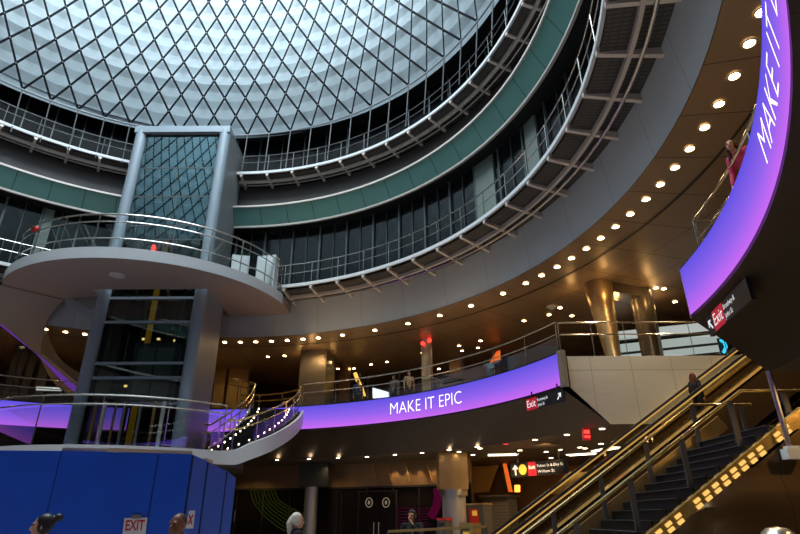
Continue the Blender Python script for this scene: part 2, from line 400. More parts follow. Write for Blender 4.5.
# railings
def railing(name, label, path, hs, posts, floor_h, mats='steel_rail', r=.028, glassm=None, lean=0, group=None, glass_h=None, post_r=.022):
    """path: list of plan points; hs: rail heights; posts: indices of path where a post stands"""
    p = path[len(path)//2]
    t = empty(name, (p.x, p.y, floor_h), label, 'railing', group)
    for i, h in enumerate(hs):
        obj('top_rail' if i == 0 else 'middle_rail', MB().tube([(q.x, q.y, h) for q in path], r if i == 0 else r*.75, 8), mats, t)
    for i in posts:
        q = path[i]; obj('post', MB().tube([(q.x, q.y, floor_h), (q.x, q.y, hs[0])], post_r, 6), mats, t)
    if glassm:
        g0, g1 = glass_h
        for a, b in zip(posts[:-1], posts[1:]):
            A = [Vector((q.x, q.y, g0)) for q in path[a:b+1]]; B = [Vector((q.x, q.y, g1)) for q in path[a:b+1]]
            if len(A) > 1:
                k = .03/max((A[-1]-A[0]).length, .1); d = A[-1]-A[0]
                A[0] += d*k*.5; B[0] += d*k*.5; A[-1] -= d*k*.5; B[-1] -= d*k*.5
            obj('glass_panel', MB().strip(A, B), glassm, t)
    return t
arc = lambda R, a0, a1, n: [pol(R, a0+(a1-a0)*i/n) for i in range(n+1)]
railing('walkway_railing', 'slim steel railing along the white lip of the ring walkway above the grey fascia', arc(13.06, -19.2, 148.8, 112), [10.95, 10.5], list(range(0, 113, 4)), 9.9, r=.026)
railing('walkway_railing', 'slim steel railing of the upper ring walkway below the lattice dome', arc(12.92, 5, 155, 100), [17.35, 16.95], list(range(0, 101, 4)), 16.32, mats='rail_dim', r=.022, post_r=.018)
railing('balcony_railing', 'steel and glass balcony railing above the long purple LED ribbon', arc(14.06, 20.9, 73.2, 56), [5.48, 5.10], list(range(0, 57, 7)), 4.38, glassm='clear_glass', glass_h=(4.45, 5.0), r=.026, post_r=.012)
railing('balcony_railing', 'steel and glass balcony railing at the far left, behind the spiral stair', arc(14.06, 92, 170, 78), [5.48, 5.10], list(range(0, 79, 6)), 4.38, glassm='clear_glass', glass_h=(4.45, 5.0), r=.026, post_r=.012)
pw = [Vector((4.69+.15+8*i/24, 16.33, 0)) for i in range(25)]
railing('balcony_railing', 'straight steel and glass railing on top of the polished steel panels beside the escalator', pw, [5.48, 5.10], list(range(0, 25, 3)), 4.38, glassm='clear_glass', glass_h=(4.45, 5.0), r=.026, post_r=.012)
pr = arc(14.5, -4.6, -50, 46)
railing('balcony_railing', 'steel railing above the large near purple LED ribbon', pr, [5.57, 5.15], [0, 12, 24, 36, 46], 4.4, r=.032)
pe = [Vector((CX+sqrt(14.5**2-1.15**2)+.03+1.5*i/6, 10.08, 0)) for i in range(7)]
railing('balcony_railing', 'short return of steel railing at the free end of the near LED ribbon', pe, [5.57, 5.15], [0, 3, 6], 4.4, r=.032)

# ---------------------------------------------------------------- the reflector dome over the atrium
prof = [(13.31, 19.05), (12.82, 19.95), (12.40, 20.82), (12.0, 21.62), (11.72, 22.45), (11.46, 23.35)]
while prof[-1][1] < 33: prof.append((prof[-1][0]-.235, prof[-1][1]+.90))
NR = len(prof)
dome = empty('dome_reflector', (CX, CY, 19.05), 'white conical dome lining under a dark diagonal cable net', 'dome')
mb = MB(); pp = []
for k in range(NR-1):
    (r0, h0), (r1, h1) = prof[k], prof[k+1]
    pp += [(r0+.28, h0), ((r0+r1)/2+.305, (h0+h1)/2+.05)]
obj('panel_lining', MB().lathe(pp, 0, 360, 140, smooth=False), 'reflector', dome)
N = 70; off = 89.4-int(89.4/(360/N))*(360/N)
node = lambda k, j: pol(prof[k][0], off+(j+.5*(k % 2))*360/N, prof[k][1])
mb = MB(); nb = MB()
for k in range(NR-1):
    for j in range(N):
        a = node(k, j)
        for dj in ((0, -1) if k % 2 == 0 else (0, 1)):
            b = node(k+1, j+dj); d = (b-a); x = d.cross(Vector((a.x-CX, a.y-CY, 0))).normalized()
            mb.add([a-x*.055, a+x*.055, b+x*.055, b-x*.055], [(0, 1, 2, 3)])
        if k: nb.add([a+Vector(v)*.045 for v in ((1, 0, 0), (0, 1, 0), (-1, 0, 0), (0, -1, 0), (0, 0, 1), (0, 0, -1))], [(0, 1, 4), (1, 2, 4), (2, 3, 4), (3, 0, 4), (1, 0, 5), (2, 1, 5), (3, 2, 5), (0, 3, 5)])
cn = obj('cable_net', mb, 'net', dome)
nd = obj('net_clamp', nb, 'net_node', dome); nd['kind'] = 'stuff'
obj('base_ring', MB().tube([pol(13.31, a, 19.03) for a in range(0, 360, 3)], .045, 8, True), 'net_node', dome)
obj('crown_ring', MB().tube([pol(prof[-1][0]+.1, a, prof[-1][1]) for a in range(0, 360, 4)], .2, 8, True), 'elevator_white', dome)
for j in range(1, 31):
    a = off+(j-.0)*360/N
    obj('tie_rod', MB().tube([pol(13.31, a, 19.03), pol(12.9, a, 16.3)], .03, 6), 'rod_grey', dome)
dome.rotation_euler = (0, -math.atan(.038), 0)      # the dome leans a little
# ---------------------------------------------------------------- LED ribbons on the balcony edge, with their running text
def ribbon(label, a0, a1, texts):
    t = empty('led_ribbon', pol(14.0, (a0+a1)/2, 3.5), label, 'display')
    n = max(8, int(abs(a1-a0)))
    obj('casing', MB().lathe([(14.03, 3.48), (14.12, 3.48), (14.12, 4.53), (14.03, 4.53)], a0, a1, n, close=True), 'sign_black', t)
    obj('screen', MB().lathe([(14.0, 3.53), (14.0, 4.48)], a0, a1, n), 'led_screen', t)
    for s, az0, az1, base, size in texts:
        vs, fs, w = text_geo(s, size, -.012)
        words, reach = [], -9
        for f in sorted(fs, key=lambda f: min(vs[i].x for i in f)):      # one mesh for each word
            if min(vs[i].x for i in f) > reach+.22*size: words.append([])
            words[-1].append(f); reach = max(reach, max(vs[i].x for i in f))
        for wf in words:
            ids = sorted({i for f in wf for i in f}); new = {i: k for k, i in enumerate(ids)}
            obj('lettering', MB().add([pol(13.985, az0+(az1-az0)*vs[i].x/w, base+vs[i].y) for i in ids], [tuple(new[i] for i in f) for f in wf]), 'led_text', t)
    # mitred end cap in steel
    for a in (a0,):
        obj('end_cap', MB().lathe([(13.99, 3.46), (14.14, 3.46), (14.14, 4.55), (13.99, 4.55)], a-.0, a-.9 if a1 > a0 else a+.05, 2, close=True), 'brushed_steel', t)
    return t
P1, P2 = atR(390.5, 406, 14.0), atR(461.5, 396, 14.0)
cap = .47
ribbon('long curved purple LED ribbon on the balcony edge, reading MAKE IT EPIC in the middle', 20.95, 185, [('MAKE IT EPIC', azi(P1), azi(P2), 3.80, cap/.70)])
a_m = azi(atR(771.5, 172, 14.0)); wdeg = azi(P2)-azi(P1)
ribbon('large near curved purple LED ribbon at the right, slanting MAKE IT EPIC lettering', -4.75, -120, [('MAKE IT EPIC', a_m, a_m+wdeg*1.0, 3.80, cap/.70)])
print('LED az', azi(P1), azi(P2), a_m, azi(atR(785, 60, 14.0)))
# ---------------------------------------------------------------- downlights, each its own fitting
def downlight(label, group, m, r):
    t = empty('downlight', (0, 0, 0), label, 'light', group)
    obj('trim_ring', MB().lathe([(r, -.004), (r*1.35, -.004), (r*1.35, .012), (r, .012)], 0, 360, 14, c=(0, 0), close=True), 'brushed_steel', t)
    mb = MB().lathe([(0.001, .0), (r, .0)], 0, 360, 14, c=(0, 0)); 
    mb.f = [f[::-1] for f in mb.f]
    obj('lens', mb, m, t); return t
def spread(proto, pts):
    for i, p in enumerate(pts):
        o = proto if i == 0 else copy_tree(proto)
        o.location = (p[0], p[1], p[2]+EYE)
az = [-34.5, -31.2, -28, -25, -22, -19, -16.2, -13.5, -10.3, -7.2, -4.3, -1.3, 1.6, 4.5, 7.3, 10.4, 13.3, 16.2, 19.1, 22.0, 24.9, 28, 31.2, 35.8, 42.3, 48.7, 55.2, 61.9, 68.4, 73.2, 76.2, 79.3, 82.3, 85.3, 88.2, 91.1]+[94+3*k for k in range(20)]
spread(downlight('round warm downlight in the row along the edge of the balcony ceiling', 'downlights along the edge of the balcony ceiling', 'downlight', .10), [pol(15.3, a, 7.975) for a in az])
pts = [(268,357),(284.5,356),(338,369),(354,368.6),(371,364.5),(387,362),(422.5,353),(439,369),(459,346),(480.6,341),(524,321),(549,315),(560,308),(462,351),(478,348),(656,288),(664,289),(691,276),(675,302),(690,300),(713,292),(572,316),(498,357),(445,377)]
spread(downlight('round warm downlight further in on the brown balcony ceiling', 'downlights further in on the balcony ceiling', 'downlight', .085), [ath(x, y, 7.975) for x, y in pts])
low = [(277,460),(309,459),(338,458),(367,457),(395,455),(422,453),(449,450),(477,447),(535,440),(567,435),(602,429)]
spread(downlight('small downlight in the row under the dark bronze slope', 'downlights under the dark bronze slope', 'downlight_low', .085), [ath(x, y, 2.40) for x, y in low])
low2 = [(459,452),(473,455),(480,448.5),(546,452),(560,450),(551,458),(580,447.5),(585,448.5),(601,444),(520,450.5)]
spread(downlight('small distant downlight on the station ceiling beyond the bronze slope', 'downlights on the station ceiling', 'downlight_low', .09), [ath(x, y, 2.40) for x, y in low2])
t = empty('exit_lamp', ath(586, 434, 2.3), 'small red lit lamp hanging from the station ceiling above the escalator', 'light')
q = ath(586, 434, 2.3); obj('housing', MB().box(q, (.2, .18, .36)), 'sign_red', t); obj('lamp_top', MB().box(q+Vector((0, 0, .05)), (.17, .2, .1)), 'red_led', t); obj('lamp_bottom', MB().box(q-Vector((0, 0, .09)), (.17, .2, .07)), 'red_led', t); obj('stem', MB().tube([q, q+Vector((0, 0, .13))], .03), 'dark', t)
t = empty('red_downlight', ath(506, 444, 2.4), 'single red downlight in the row under the dark bronze slope', 'light')
q = ath(506, 444, 2.405); obj('trim_ring', MB().lathe([(.09, q.z-.01), (.13, q.z-.01), (.13, q.z+.01), (.09, q.z+.01)], 0, 360, 14, c=(q.x, q.y), close=True), 'brushed_steel', t); obj('lens', MB().lathe([(.001, q.z), (.09, q.z)], 0, 360, 14, c=(q.x, q.y)), 'red_led', t)
for lab, p0, p1 in (('long lit ceiling light panel over the station entrance, left of the hanging sign', (489, 455), (517, 454.5)), ('long lit ceiling light panel beyond the hanging sign', (571, 455), (594, 453.5)), ('long lit ceiling light panel seen just above the escalator handrail', (597, 451), (618, 447))):
    a, b = ath(*p0, 2.38), ath(*p1, 2.38); t = empty('ceiling_light', (a+b)/2, lab, 'light')
    d = (b-a); L = max(d.length, 1.2); x = d.normalized(); y = Vector((-x.y, x.x, 0)); c = (a+b)/2
    obj('frame', MB().box(c+Vector((0, 0, .02)), (L+.1, .62, .04), ax=(x, y, Vector((0, 0, 1)))), 'brushed_steel', t)
    obj('diffuser', MB().box(c, (L, .5, .03), ax=(x, y, Vector((0, 0, 1)))), 'tube_light', t)
t = empty('smoke_detector', ath(549, 303, 7.95), 'pale round detector on the balcony ceiling beside the slanted columns', 'detector')
q = ath(552, 306.5, 7.98); obj('base', MB().lathe([(.001, q.z-.02), (.22, q.z-.02), (.24, q.z)], 0, 360, 16, c=(q.x, q.y)), 'bracket', t); obj('dome', MB().sphere(q-Vector((0, 0, .05)), (.13, .13, .09)), 'cabinet_white', t)
# ================================================================ LIFT TOWER, VIEWING PLATFORM, SPIRAL STAIRS
YE, XL, XR, TOP = 22.45, -12.8, -8.64, 17.6
el = empty('elevator_tower', ((XL+XR)/2, YE, -1.6), 'tall glass lift tower framed by two pale round columns', 'elevator')
for x in (XL, XR): obj('column', MB().tube([(x, YE, -1.6), (x, YE, TOP)], .27, 20), 'elevator_white', el)
obj('top_beam', MB().box(((XL+XR)/2, YE, TOP+.02), (XR-XL+.54, .5, .36)), 'elevator_white', el)
D = 2.3
mb = MB().box((XR+.19, YE+.1+D/2, 8.0), (.1, D, 19.2))
sd = obj('side_panel', mb, 'elevator_side', el); 
obj('side_panel', MB().box((XL-.19, YE+.1+D/2, 8.0), (.1, D, 19.2)), 'elevator_side', el)
obj('back_wall', MB().box(((XL+XR)/2, YE+D+.1, 8.0), (XR-XL+.3, .1, 19.2)), 'dark_glass', el)
obj('roof', MB().box(((XL+XR)/2, YE+.2+D/2, TOP+.1), (XR-XL+.5, D, .12)), 'elevator_side', el)
hs = [aty(150, y, YE).z for y in (168.5, 197, 226, 240, 298.5, 322.5, 363.5, 378, 404)]
lev = [2.15]+sorted(hs)+[TOP-.16]
for i in range(len(lev)-1):
    a, b = lev[i], lev[i+1]
    if b-a > .55: obj('front_glass', MB().box(((XL+XR)/2, YE-.02, (a+b)/2), (XR-XL-.5, .03, b-a-.08)), 'elevator_glass' if a > 8.9 else 'lift_glass_low', el)
for h in hs:
    big = h < 9.2
    obj('transom', MB().box(((XL+XR)/2, YE, h), (XR-XL-.4, .16 if big else .08, .11 if big else .06)), 'elevator_white' if big else 'mullion', el)
for x in (XL+.36, XR-.36): obj('corner_mullion', MB().box((x, YE+.02, 9.8), (.13, .1, 15.4)), 'dark', el)
for x, w, m_ in ((-12.1, .10, 'gold_panel'), (-11.75, .16, 'cream'), (-11.3, .08, 'gold_panel'), (-10.95, .10, 'brushed_steel'), (-10.3, .09, 'brushed_steel'), (-9.75, .10, 'gold_panel'), (-9.4, .14, 'cream')):  # bars put in for the bright streaks reflected on the lift front
    obj('reflection_bar', MB().box((x, YE-.1, 3.25), (w, .05, 2.1)), m_, el)
for x in (-11.55, -11.2, -9.9): obj('guide_rail', MB().box((x, YE+1.3, 8), (.2 if x == -11.2 else .1, .16, 18.8)), 'yellow' if x > -11.4 and x < -11 else 'mullion', el)
cab = obj('cabin', MB().box((-10.3, YE+1.15, 5.6), (1.9, 1.5, 2.5)), 'elevator_side', el)
obj('cabin_door', MB().box((-10.3, YE+.38, 5.55), (1.5, .04, 2.2)), 'brushed_steel', cab)
mb = MB()
for x in (-10.3,): mb.box((x, YE+.35, 5.55), (.03, .02, 2.2))
obj('door_gap', mb, 'dark', cab)
# second cabin high up
cab = obj('cabin', MB().box((-9.6, YE+1.15, 12.1), (1.55, 1.5, 2.7)), 'green_glass', el)
obj('cabin_frame', MB().box((-9.6, YE+.36, 13.4), (1.6, .06, .12)).box((-9.6, YE+.36, 10.8), (1.6, .06, .12)), 'elevator_white', cab)
for px, py in ((143, 339), (158.5, 339), (175, 340.5), (146, 354), (163, 355.5), (125.5, 386), (147, 387.5), (160, 388), (175.5, 389)):  # glowing dots stand in for downlights mirrored in the lift glass
    q = aty(px, py, YE+D-.05); obj('downlight_reflection', MB().sphere(q, (.085, .04, .06), 8, 6), 'reflected_downlight', el)
# struts from the columns to the platform's underside
for (x0, y0), (x1, y1), X in (((98, 318), (68, 300), XL), ((197, 319), (216, 307.5), XR)):
    a = aty(x0, y0, YE-.05); b = ath(x1, y1, 9.02)
    obj('strut', MB().bar(a, b, .2, .34), 'elevator_white', el)

# round viewing platform in front of the lift (floor at the middle walkway's level)
DX, DY, DR = -11.6, 25.2, 6.3
base = MB().lathe([(0.01, 9.0), (DR, 9.0), (DR+.02, 9.44), (0.01, 9.44)], 0, 360, 96, c=(DX, DY))
vp = empty('viewing_platform', (DX, DY-4, 9.0), 'round cantilevered viewing platform with pale rim below the upper lift glass', 'platform')
circle = lambda R, c, n=120: [(c[0]+R*cos(2*pi*i/n), c[1]+R*sin(2*pi*i/n)) for i in range(n)]
slab = obj('slab', MB().prism(circle(DR, (DX, DY)), 9.0, 9.42), 'disc_paint')
cut1 = MB().box(((XL+XR)/2, YE+1.3, 9.2), (XR-XL+.75, 3.4, 2))
cut2 = MB().prism(circle(14.35, (CX, CY), 180), 7.5, 10.5)
cut3 = MB().prism([(-15.15, 23.45), (-14.0, 23.0), (-12.4, 22.55), (-12.0, 27.5), (-15.2, 27.5)], 8, 10.4)
boolean(slab, [(cut1, 'DIFFERENCE'), (cut2, 'INTERSECT'), (cut3, 'DIFFERENCE')])
slab.parent = vp; slab.location = slab.location-vp.location; slab.name = 'slab'
slab.data.polygons.foreach_set('use_smooth', [False]*len(slab.data.polygons))
# rim only where it faces the atrium
ang = [a for a in range(0, 361, 2) if hypot(DX+DR*cos(rad(a))-CX, DY+DR*sin(rad(a))-CY) < 13.2]
a0, a1 = min(a for a in ang if a > 170), max(ang)
ang = [a0+(a1-a0)*i/80 for i in range(81)]
obj('rim', MB().strip([pol(DR+.03, a, 9.0, (DX, DY)) for a in ang], [pol(DR+.03, a, 9.46, (DX, DY)) for a in ang]).strip([pol(DR+.03, a, 9.46, (DX, DY)) for a in ang], [pol(DR-.14, a, 9.46, (DX, DY)) for a in ang]), 'disc_edge', vp)
q = ath(117, 276, 8.97); obj('hatch', MB().lathe([(.001, q.z), (.28, q.z), (.31, q.z+.04)], 0, 360, 24, c=(q.x, q.y)), 'platform_edge', vp)
q = ath(22, 346, 8.99)
path = [pol(DR-.1, a, 0, (DX, DY)) for a in ang]
path = path[6:]
railing('platform_railing', 'curved steel and glass railing on the round viewing platform', path, [10.95, 10.62, 9.9], list(range(2, len(path), 8)), 9.44, glassm='clear_glass', glass_h=(9.5, 10.5), r=.035)
# white boxes standing on the platform
for lab, px, w, d_, hh, dz, dy_ in (('white cabinet with slanted face on the viewing platform, nearer to the lift', (240, 268), .75, .4, 1.15, .25, 22.4), ('taller white cabinet on the viewing platform beside the walkway', (267, 275), .9, .45, 1.6, -.2, 23.4)):
    q = aty(px[0], px[1], dy_); t = empty('cabinet', (q.x, q.y, 9.44), lab, 'cabinet'); R_ = dz
    X = Vector((cos(R_), sin(R_), 0)); Y = Vector((-sin(R_), cos(R_), 0)); Z = Vector((0, 0, 1)); b = Vector((q.x, q.y, 9.44))
    obj('body', MB().box(b+Z*(hh/2+.08), (w, d_, hh), ax=(X, Y, Z)), 'cabinet_white', t)
    obj('door', MB().box(b+Z*(hh/2+.1)-Y*(d_/2+.012), (w*.9, .02, hh*.86), ax=(X, Y, Z)), 'white_edge', t)
    obj('plinth', MB().box(b+Z*.04, (w*.9, d_*.9, .08), ax=(X, Y, Z)), 'mullion', t)
q = atR(35, 229, 6.1, False, (DX, DY)); t = empty('alarm_bell', (q.x, q.y, q.z-.1), 'small red round object at the left end of the platform railing', 'alarm')
obj('gong', MB().sphere(q, (.16, .12, .16)), 'red_paint', t); obj('backplate', MB().box(q+Vector((0, .12, 0)), (.2, .03, .2)), 'dark', t)
q = aty(153.5, 248, YE-.12); t = empty('beacon', q, 'tiny red lamp at the foot of the upper lift glass', 'light')
obj('lamp', MB().sphere(q, (.09, .05, .17)), 'red_led', t); obj('base', MB().box(q-Vector((0, -.04, .2)), (.14, .08, .06)), 'dark', t)

# stair ramp sweeping down from the platform's left end to the balcony
O_ = list(zip([(-70, 268), (-45, 288), (-22, 308), (0, 325), (24, 344), (45, 360), (68, 379), (92, 400), (104, 412)], [8.97, 8.56, 8.11, 7.71, 7.18, 6.65, 5.94, 5.08, 4.56]))
I_ = list(zip([(64, 300), (54, 310), (47, 322), (42, 340), (41, 354), (45, 368), (57, 386), (82, 402), (98, 412)], [8.97, 8.52, 8.05, 7.37, 6.87, 6.38, 5.69, 5.09, 4.69]))
def smooth_curve(pts, n):
    P = [ath(p[0], p[1], h) for p, h in pts]; out = []
    for i in range(len(P)-1):
        p0, p1, p2, p3 = P[max(i-1, 0)], P[i], P[i+1], P[min(i+2, len(P)-1)]
        for k in range(n):
            t = k/n; out.append(.5*((2*p1)+(p2-p0)*t+(2*p0-5*p1+4*p2-p3)*t*t+(3*p1-p0-3*p2+p3)*t**3))
    return out+[P[-1]]
O, I = smooth_curve(O_, 8), smooth_curve(I_, 8)
up = Vector((0, 0, 1))
sp = empty('spiral_stair', I[len(I)//2]-up*2, 'spiral stair sweeping down from the viewing platform at the left, purple light on its underside', 'staircase')
obj('soffit', MB().strip(O, I), 'disc_paint', sp)
wall = [min(1.15, 7.9-p.z) if hypot(p.x-CX, p.y-CY) > 13.9 and p.z < 7.9 else 1.0 for p in I]
obj('inner_stringer', MB().strip(I, [p+up*max(w, .2) for p, w in zip(I, wall)]), 'ramp_dark', sp)
obj('outer_stringer', MB().strip(O, [p+up*.16 for p in O]), 'disc_paint', sp)
obj('flight', MB().strip([p+up*.12 for p in O], [p+up*.12 for p in I]), 'tread', sp)
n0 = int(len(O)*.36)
obj('ribbon_spill_glow', MB().strip([p-up*.012 for p in O[n0:]], [p.lerp(q, .10+.42*min(1, (i+1)/(len(O)-n0)*1.3))-up*.012 for i, (p, q) in enumerate(zip(O[n0:], I[n0:]))]), 'purple_spill', sp)  # glow laid along the edge in place of purple spill from the ribbon
q = ath(22, 347.5, 7.12); obj('soffit_fitting', MB().sphere(q, (.13, .13, .05)), 'platform_edge', sp)

# lower round landing around the lift, with glass balustrade
HX, HY, HR = -10.6, 23.8, 5.82
H = (HX, HY)
lp = empty('landing_platform', (HX, HY-4, 1.8), 'grey rimmed round landing around the lift, above the blue hoarding', 'platform')
slab = obj('slab', MB().prism(circle(HR-.05, H), 1.86, 2.12), 'ramp_dark')
cut2b = MB().prism(circle(14.9, (CX, CY), 180), 0, 4)
wedge = MB().prism([tuple(pol(r, a, 0, H)[:2]) for r, a in [(4.2, -40.5), (9, -40.5), (9, 0), (9, 30), (9, 60), (4.2, 60), (4.2, 30), (4.2, 0)]], 0, 4)
boolean(slab, [(MB().box(((XL+XR)/2, YE+1.3, 2), (XR-XL+.75, 3.4, 2)), 'DIFFERENCE'), (cut2b, 'INTERSECT'), (wedge, 'DIFFERENCE')])
slab.parent = lp; slab.location = slab.location-lp.location; slab.name = 'slab'
slab.data.polygons.foreach_set('use_smooth', [False]*len(slab.data.polygons))
A = [180+ (320-180)*i/70 for i in range(71)]
obj('rim', MB().strip([pol(HR, a, 1.72, H) for a in A], [pol(HR, a, 2.15, H) for a in A]).strip([pol(HR, a, 2.15, H) for a in A], [pol(HR-.12, a, 2.15, H) for a in A]), 'platform_edge', lp)
path = [pol(HR-.08, a, 0, H) for a in A]
railing('landing_railing', 'long curved steel and glass balustrade on the lower landing, above the blue hoarding', path, [3.71, 3.42], list(range(0, 71, 10)), 2.15, glassm='balustrade_glass', glass_h=(2.2, 3.33), r=.035)
# upright bars on the lift front, behind this glass, stand in for reflections
# curved stair rising from the landing to the balcony
ri, ro, t0, t1 = 4.15, 6.35, -35., 12.
hst = lambda a: 2.15+(4.38-2.15)*(a-t0)/(t1-t0)
cs = empty('curved_stair', pol(5.2, -10, 1.7, H), 'curved stair with dotted step lights rising right of the lift to the balcony', 'staircase')
AA = [t0-6+(t1-t0+6)*i/48 for i in range(49)]
hh = lambda a: hst(max(a, t0))
def edge_r(r, a):      # the outer edge swings out from the landing's rim to the stair's width
    if r < 5: return r
    k = min(1, max(0, (a+41)/18)); return HR+(r-HR)*k*k*(3-2*k)
def stringer(r, w, lo, hi, m):
    rr = lambda a: edge_r(r, a)
    lo_ = lambda a: lo+(-.43-lo)*max(0, 1-(a+41)/10); hi_ = lambda a: hi+(.0-hi)*max(0, 1-(a+41)/10)
    pts0 = [pol(rr(a), a, hh(a)+lo_(a), H) for a in AA]; pts1 = [pol(rr(a), a, hh(a)+hi_(a), H) for a in AA]; q0 = [pol(rr(a)-w, a, hh(a)+lo_(a), H) for a in AA]; q1 = [pol(rr(a)-w, a, hh(a)+hi_(a), H) for a in AA]
    return obj('stringer', MB().strip(pts0, pts1).strip(pts1, q1).strip(q1, q0).strip(q0, pts0), m, cs)
stringer(ro+.08, .1, -.42, .16, 'platform_edge'); stringer(ri, .08, -.36, .16, 'platform_edge')
obj('soffit', MB().strip([pol(ri-.05, a, hh(a)-.33, H) for a in AA], [pol(edge_r(ro, a), a, hh(a)-.38, H) for a in AA]), 'disc_paint', cs)
NS = 13
for k in range(NS):
    a, b = t0+(t1-t0)*k/NS, t0+(t1-t0)*(k+1)/NS; h = 2.15+(4.38-2.15)*(k+1)/NS
    mb = MB(); oa, ob = edge_r(ro, a)-.06, edge_r(ro, b)-.06; q = [pol(ri, a, h, H), pol(oa, a, h, H), pol(ob, b, h, H), pol(ri, b, h, H)]
    mb.add(q+[p-up*.05 for p in q], [(0, 1, 2, 3), (7, 6, 5, 4), (0, 4, 5, 1), (1, 5, 6, 2), (2, 6, 7, 3), (3, 7, 4, 0)])
    mb.quad(pol(ri, a, h, H), pol(oa, a, h, H), pol(oa, a, h-.18, H), pol(ri, a, h-.18, H))
    tr = obj('tread', mb, 'tread', cs)
    for r in (ri+.35, oa-.5):
        obj('step_light', MB().sphere(pol(r, a+.2, h-.02, H), .037, 8, 6), 'step_led', tr)
def handrail(r, ext, rise):
    AR = [t0-4+(t1-t0+4)*i/40 for i in range(41)]; AE = [t1+ext*i/20 for i in range(1, 21)]
    pts = [(pol(edge_r(r, a)-(.1 if r > 5 else 0), a, hh(a), H)) for a in AR]+[pol(r-(.1 if r > 5 else 0), a, 4.38+rise*(a-t1)/ext, H) for a in AE]
    for nm, dh, rr in (('top_rail', 1.08, .035), ('middle_rail', .78, .028)): obj(nm, MB().tube([p+up*dh for p in pts], rr, 8), 'brass_rail', cs)
    for p in pts[2::6]: obj('post', MB().tube([p, p+up*1.08], .022, 6), 'steel_rail', cs)
    g = pts[:41]
    for k in range(0, 40, 10): obj('glass_panel', MB().strip([p+up*.18 for p in g[k:k+11]], [p+up*.74 for p in g[k:k+11]]), 'clear_glass', cs)
handrail(ro-.02, 58, .55); handrail(ri+.08, 48, .95)
# plinth under the lift inside the hoarding
struct('wall_lift_base', MB().lathe([(3.6, -1.6), (3.6, 1.80)], 0, 360, 48, c=(HX, HY-.5)), 'back_wall')
# ================================================================ ESCALATOR AND STAIR IN THE WELL
SL = .648
def inc(x, Y, K): return Vector((x, Y, SL*x-K))
es = empty('escalator', (4.5, 14.7, -1.6), 'escalator with glass balustrades and gold skirts rising to the balcony, one rider on it', 'escalator')
KN, KH = 2.83, 1.875
xb, xt = (KN-1.6)/SL, (4.38+KN)/SL
ya, yb = 15.72, 13.62
def esc_rail(Y, K, flat_in, flat_out, zf):
    a = inc(xb-.1, Y, K); b = inc(xt+.1, Y, K)
    return [a+Vector((-1.3, 0, -.12)), a+Vector((-.5, 0, -.10)), a+Vector((-.1, 0, .02)), inc(xb+.4, Y, K)]+[inc(xb+.4+(xt-xb-.8)*i/6, Y, K) for i in range(1, 7)]+[b+Vector((.1, 0, -.02)), b+Vector((.5, 0, .06)), b+Vector((1.3, 0, .06))]
for Y in (ya, yb):
    pts = esc_rail(Y, KH, 0, 0, 0)
    hr = MB()
    for p, q in zip(pts[:-1], pts[1:]): hr.bar(p, q, .10, .06)
    obj('handrail', hr, 'rubber', es)
    gl = MB()
    for p, q in zip(pts[:-1], pts[1:]): gl.bar(p-Vector((0, 0, .055)), q-Vector((0, 0, .055)), .05, .045)
    obj('handrail_guide', gl, 'guide_shine', es)  # guide made to glow for the gold shine along the handrail
    low = [p-Vector((0, 0, .52)) for p in pts]
    for k in range(0, len(pts)-1): obj('glass_panel', MB().strip([p-Vector((0, 0, .08)) for p in pts[k:k+2]], low[k:k+2]), 'amber_glass', es)
    s_ = -1 if Y == yb else 1
    sk = MB()
    for p, q in zip(low[:-1], low[1:]): sk.bar(p+Vector((0, s_*.16, -.02)), q+Vector((0, s_*.16, -.02)), .42, .05)
    obj('deck', sk, 'gold_skirt', es)
    sk = MB()
    for p, q in zip(low[:-1], low[1:]): sk.add([p, q, q-Vector((0, 0, .50)), p-Vector((0, 0, .50))], [(0, 1, 2, 3)])
    obj('skirt', sk, 'bronze_wall', es)
    sk = MB(); yo = Y+s_*.37
    for p, q in zip(low[:-1], low[1:]): sk.add([(p.x, yo, p.z), (q.x, yo, q.z), (q.x, yo, q.z-1.0), (p.x, yo, p.z-1.0)], [(0, 1, 2, 3)])
    obj('side_cladding', sk, 'bronze_wall', es)
obj('underside', MB().add([inc(xb-1, ya+.37, KN+.75), inc(xt+.8, ya+.37, KN+.75), inc(xt+.8, yb-.37, KN+.75), inc(xb-1, yb-.37, KN+.75)], [(0, 1, 2, 3)]), 'bronze_wall', es)
NE = int((4.38+1.6)/.2)
for k in range(NE):
    x = xb+(xt-xb)*k/NE; z = -1.6+(5.98)*(k+1)/NE
    w = (xt-xb)/NE
    mb = MB().box((x+w/2+.02, (ya+yb)/2, z-.02), (w, ya-yb-.1, .04)).box((x+.02, (ya+yb)/2, z-.12), (.03, ya-yb-.1, .2))
    obj('step', mb, 'tread', es)
obj('comb_plate', MB().box((xb-.5, (ya+yb)/2, -1.58), (1.2, ya-yb, .04)), 'brushed_steel', es)
obj('comb_plate', MB().box((xt+.5, (ya+yb)/2, 4.39), (1.2, ya-yb, .04)), 'brushed_steel', es)

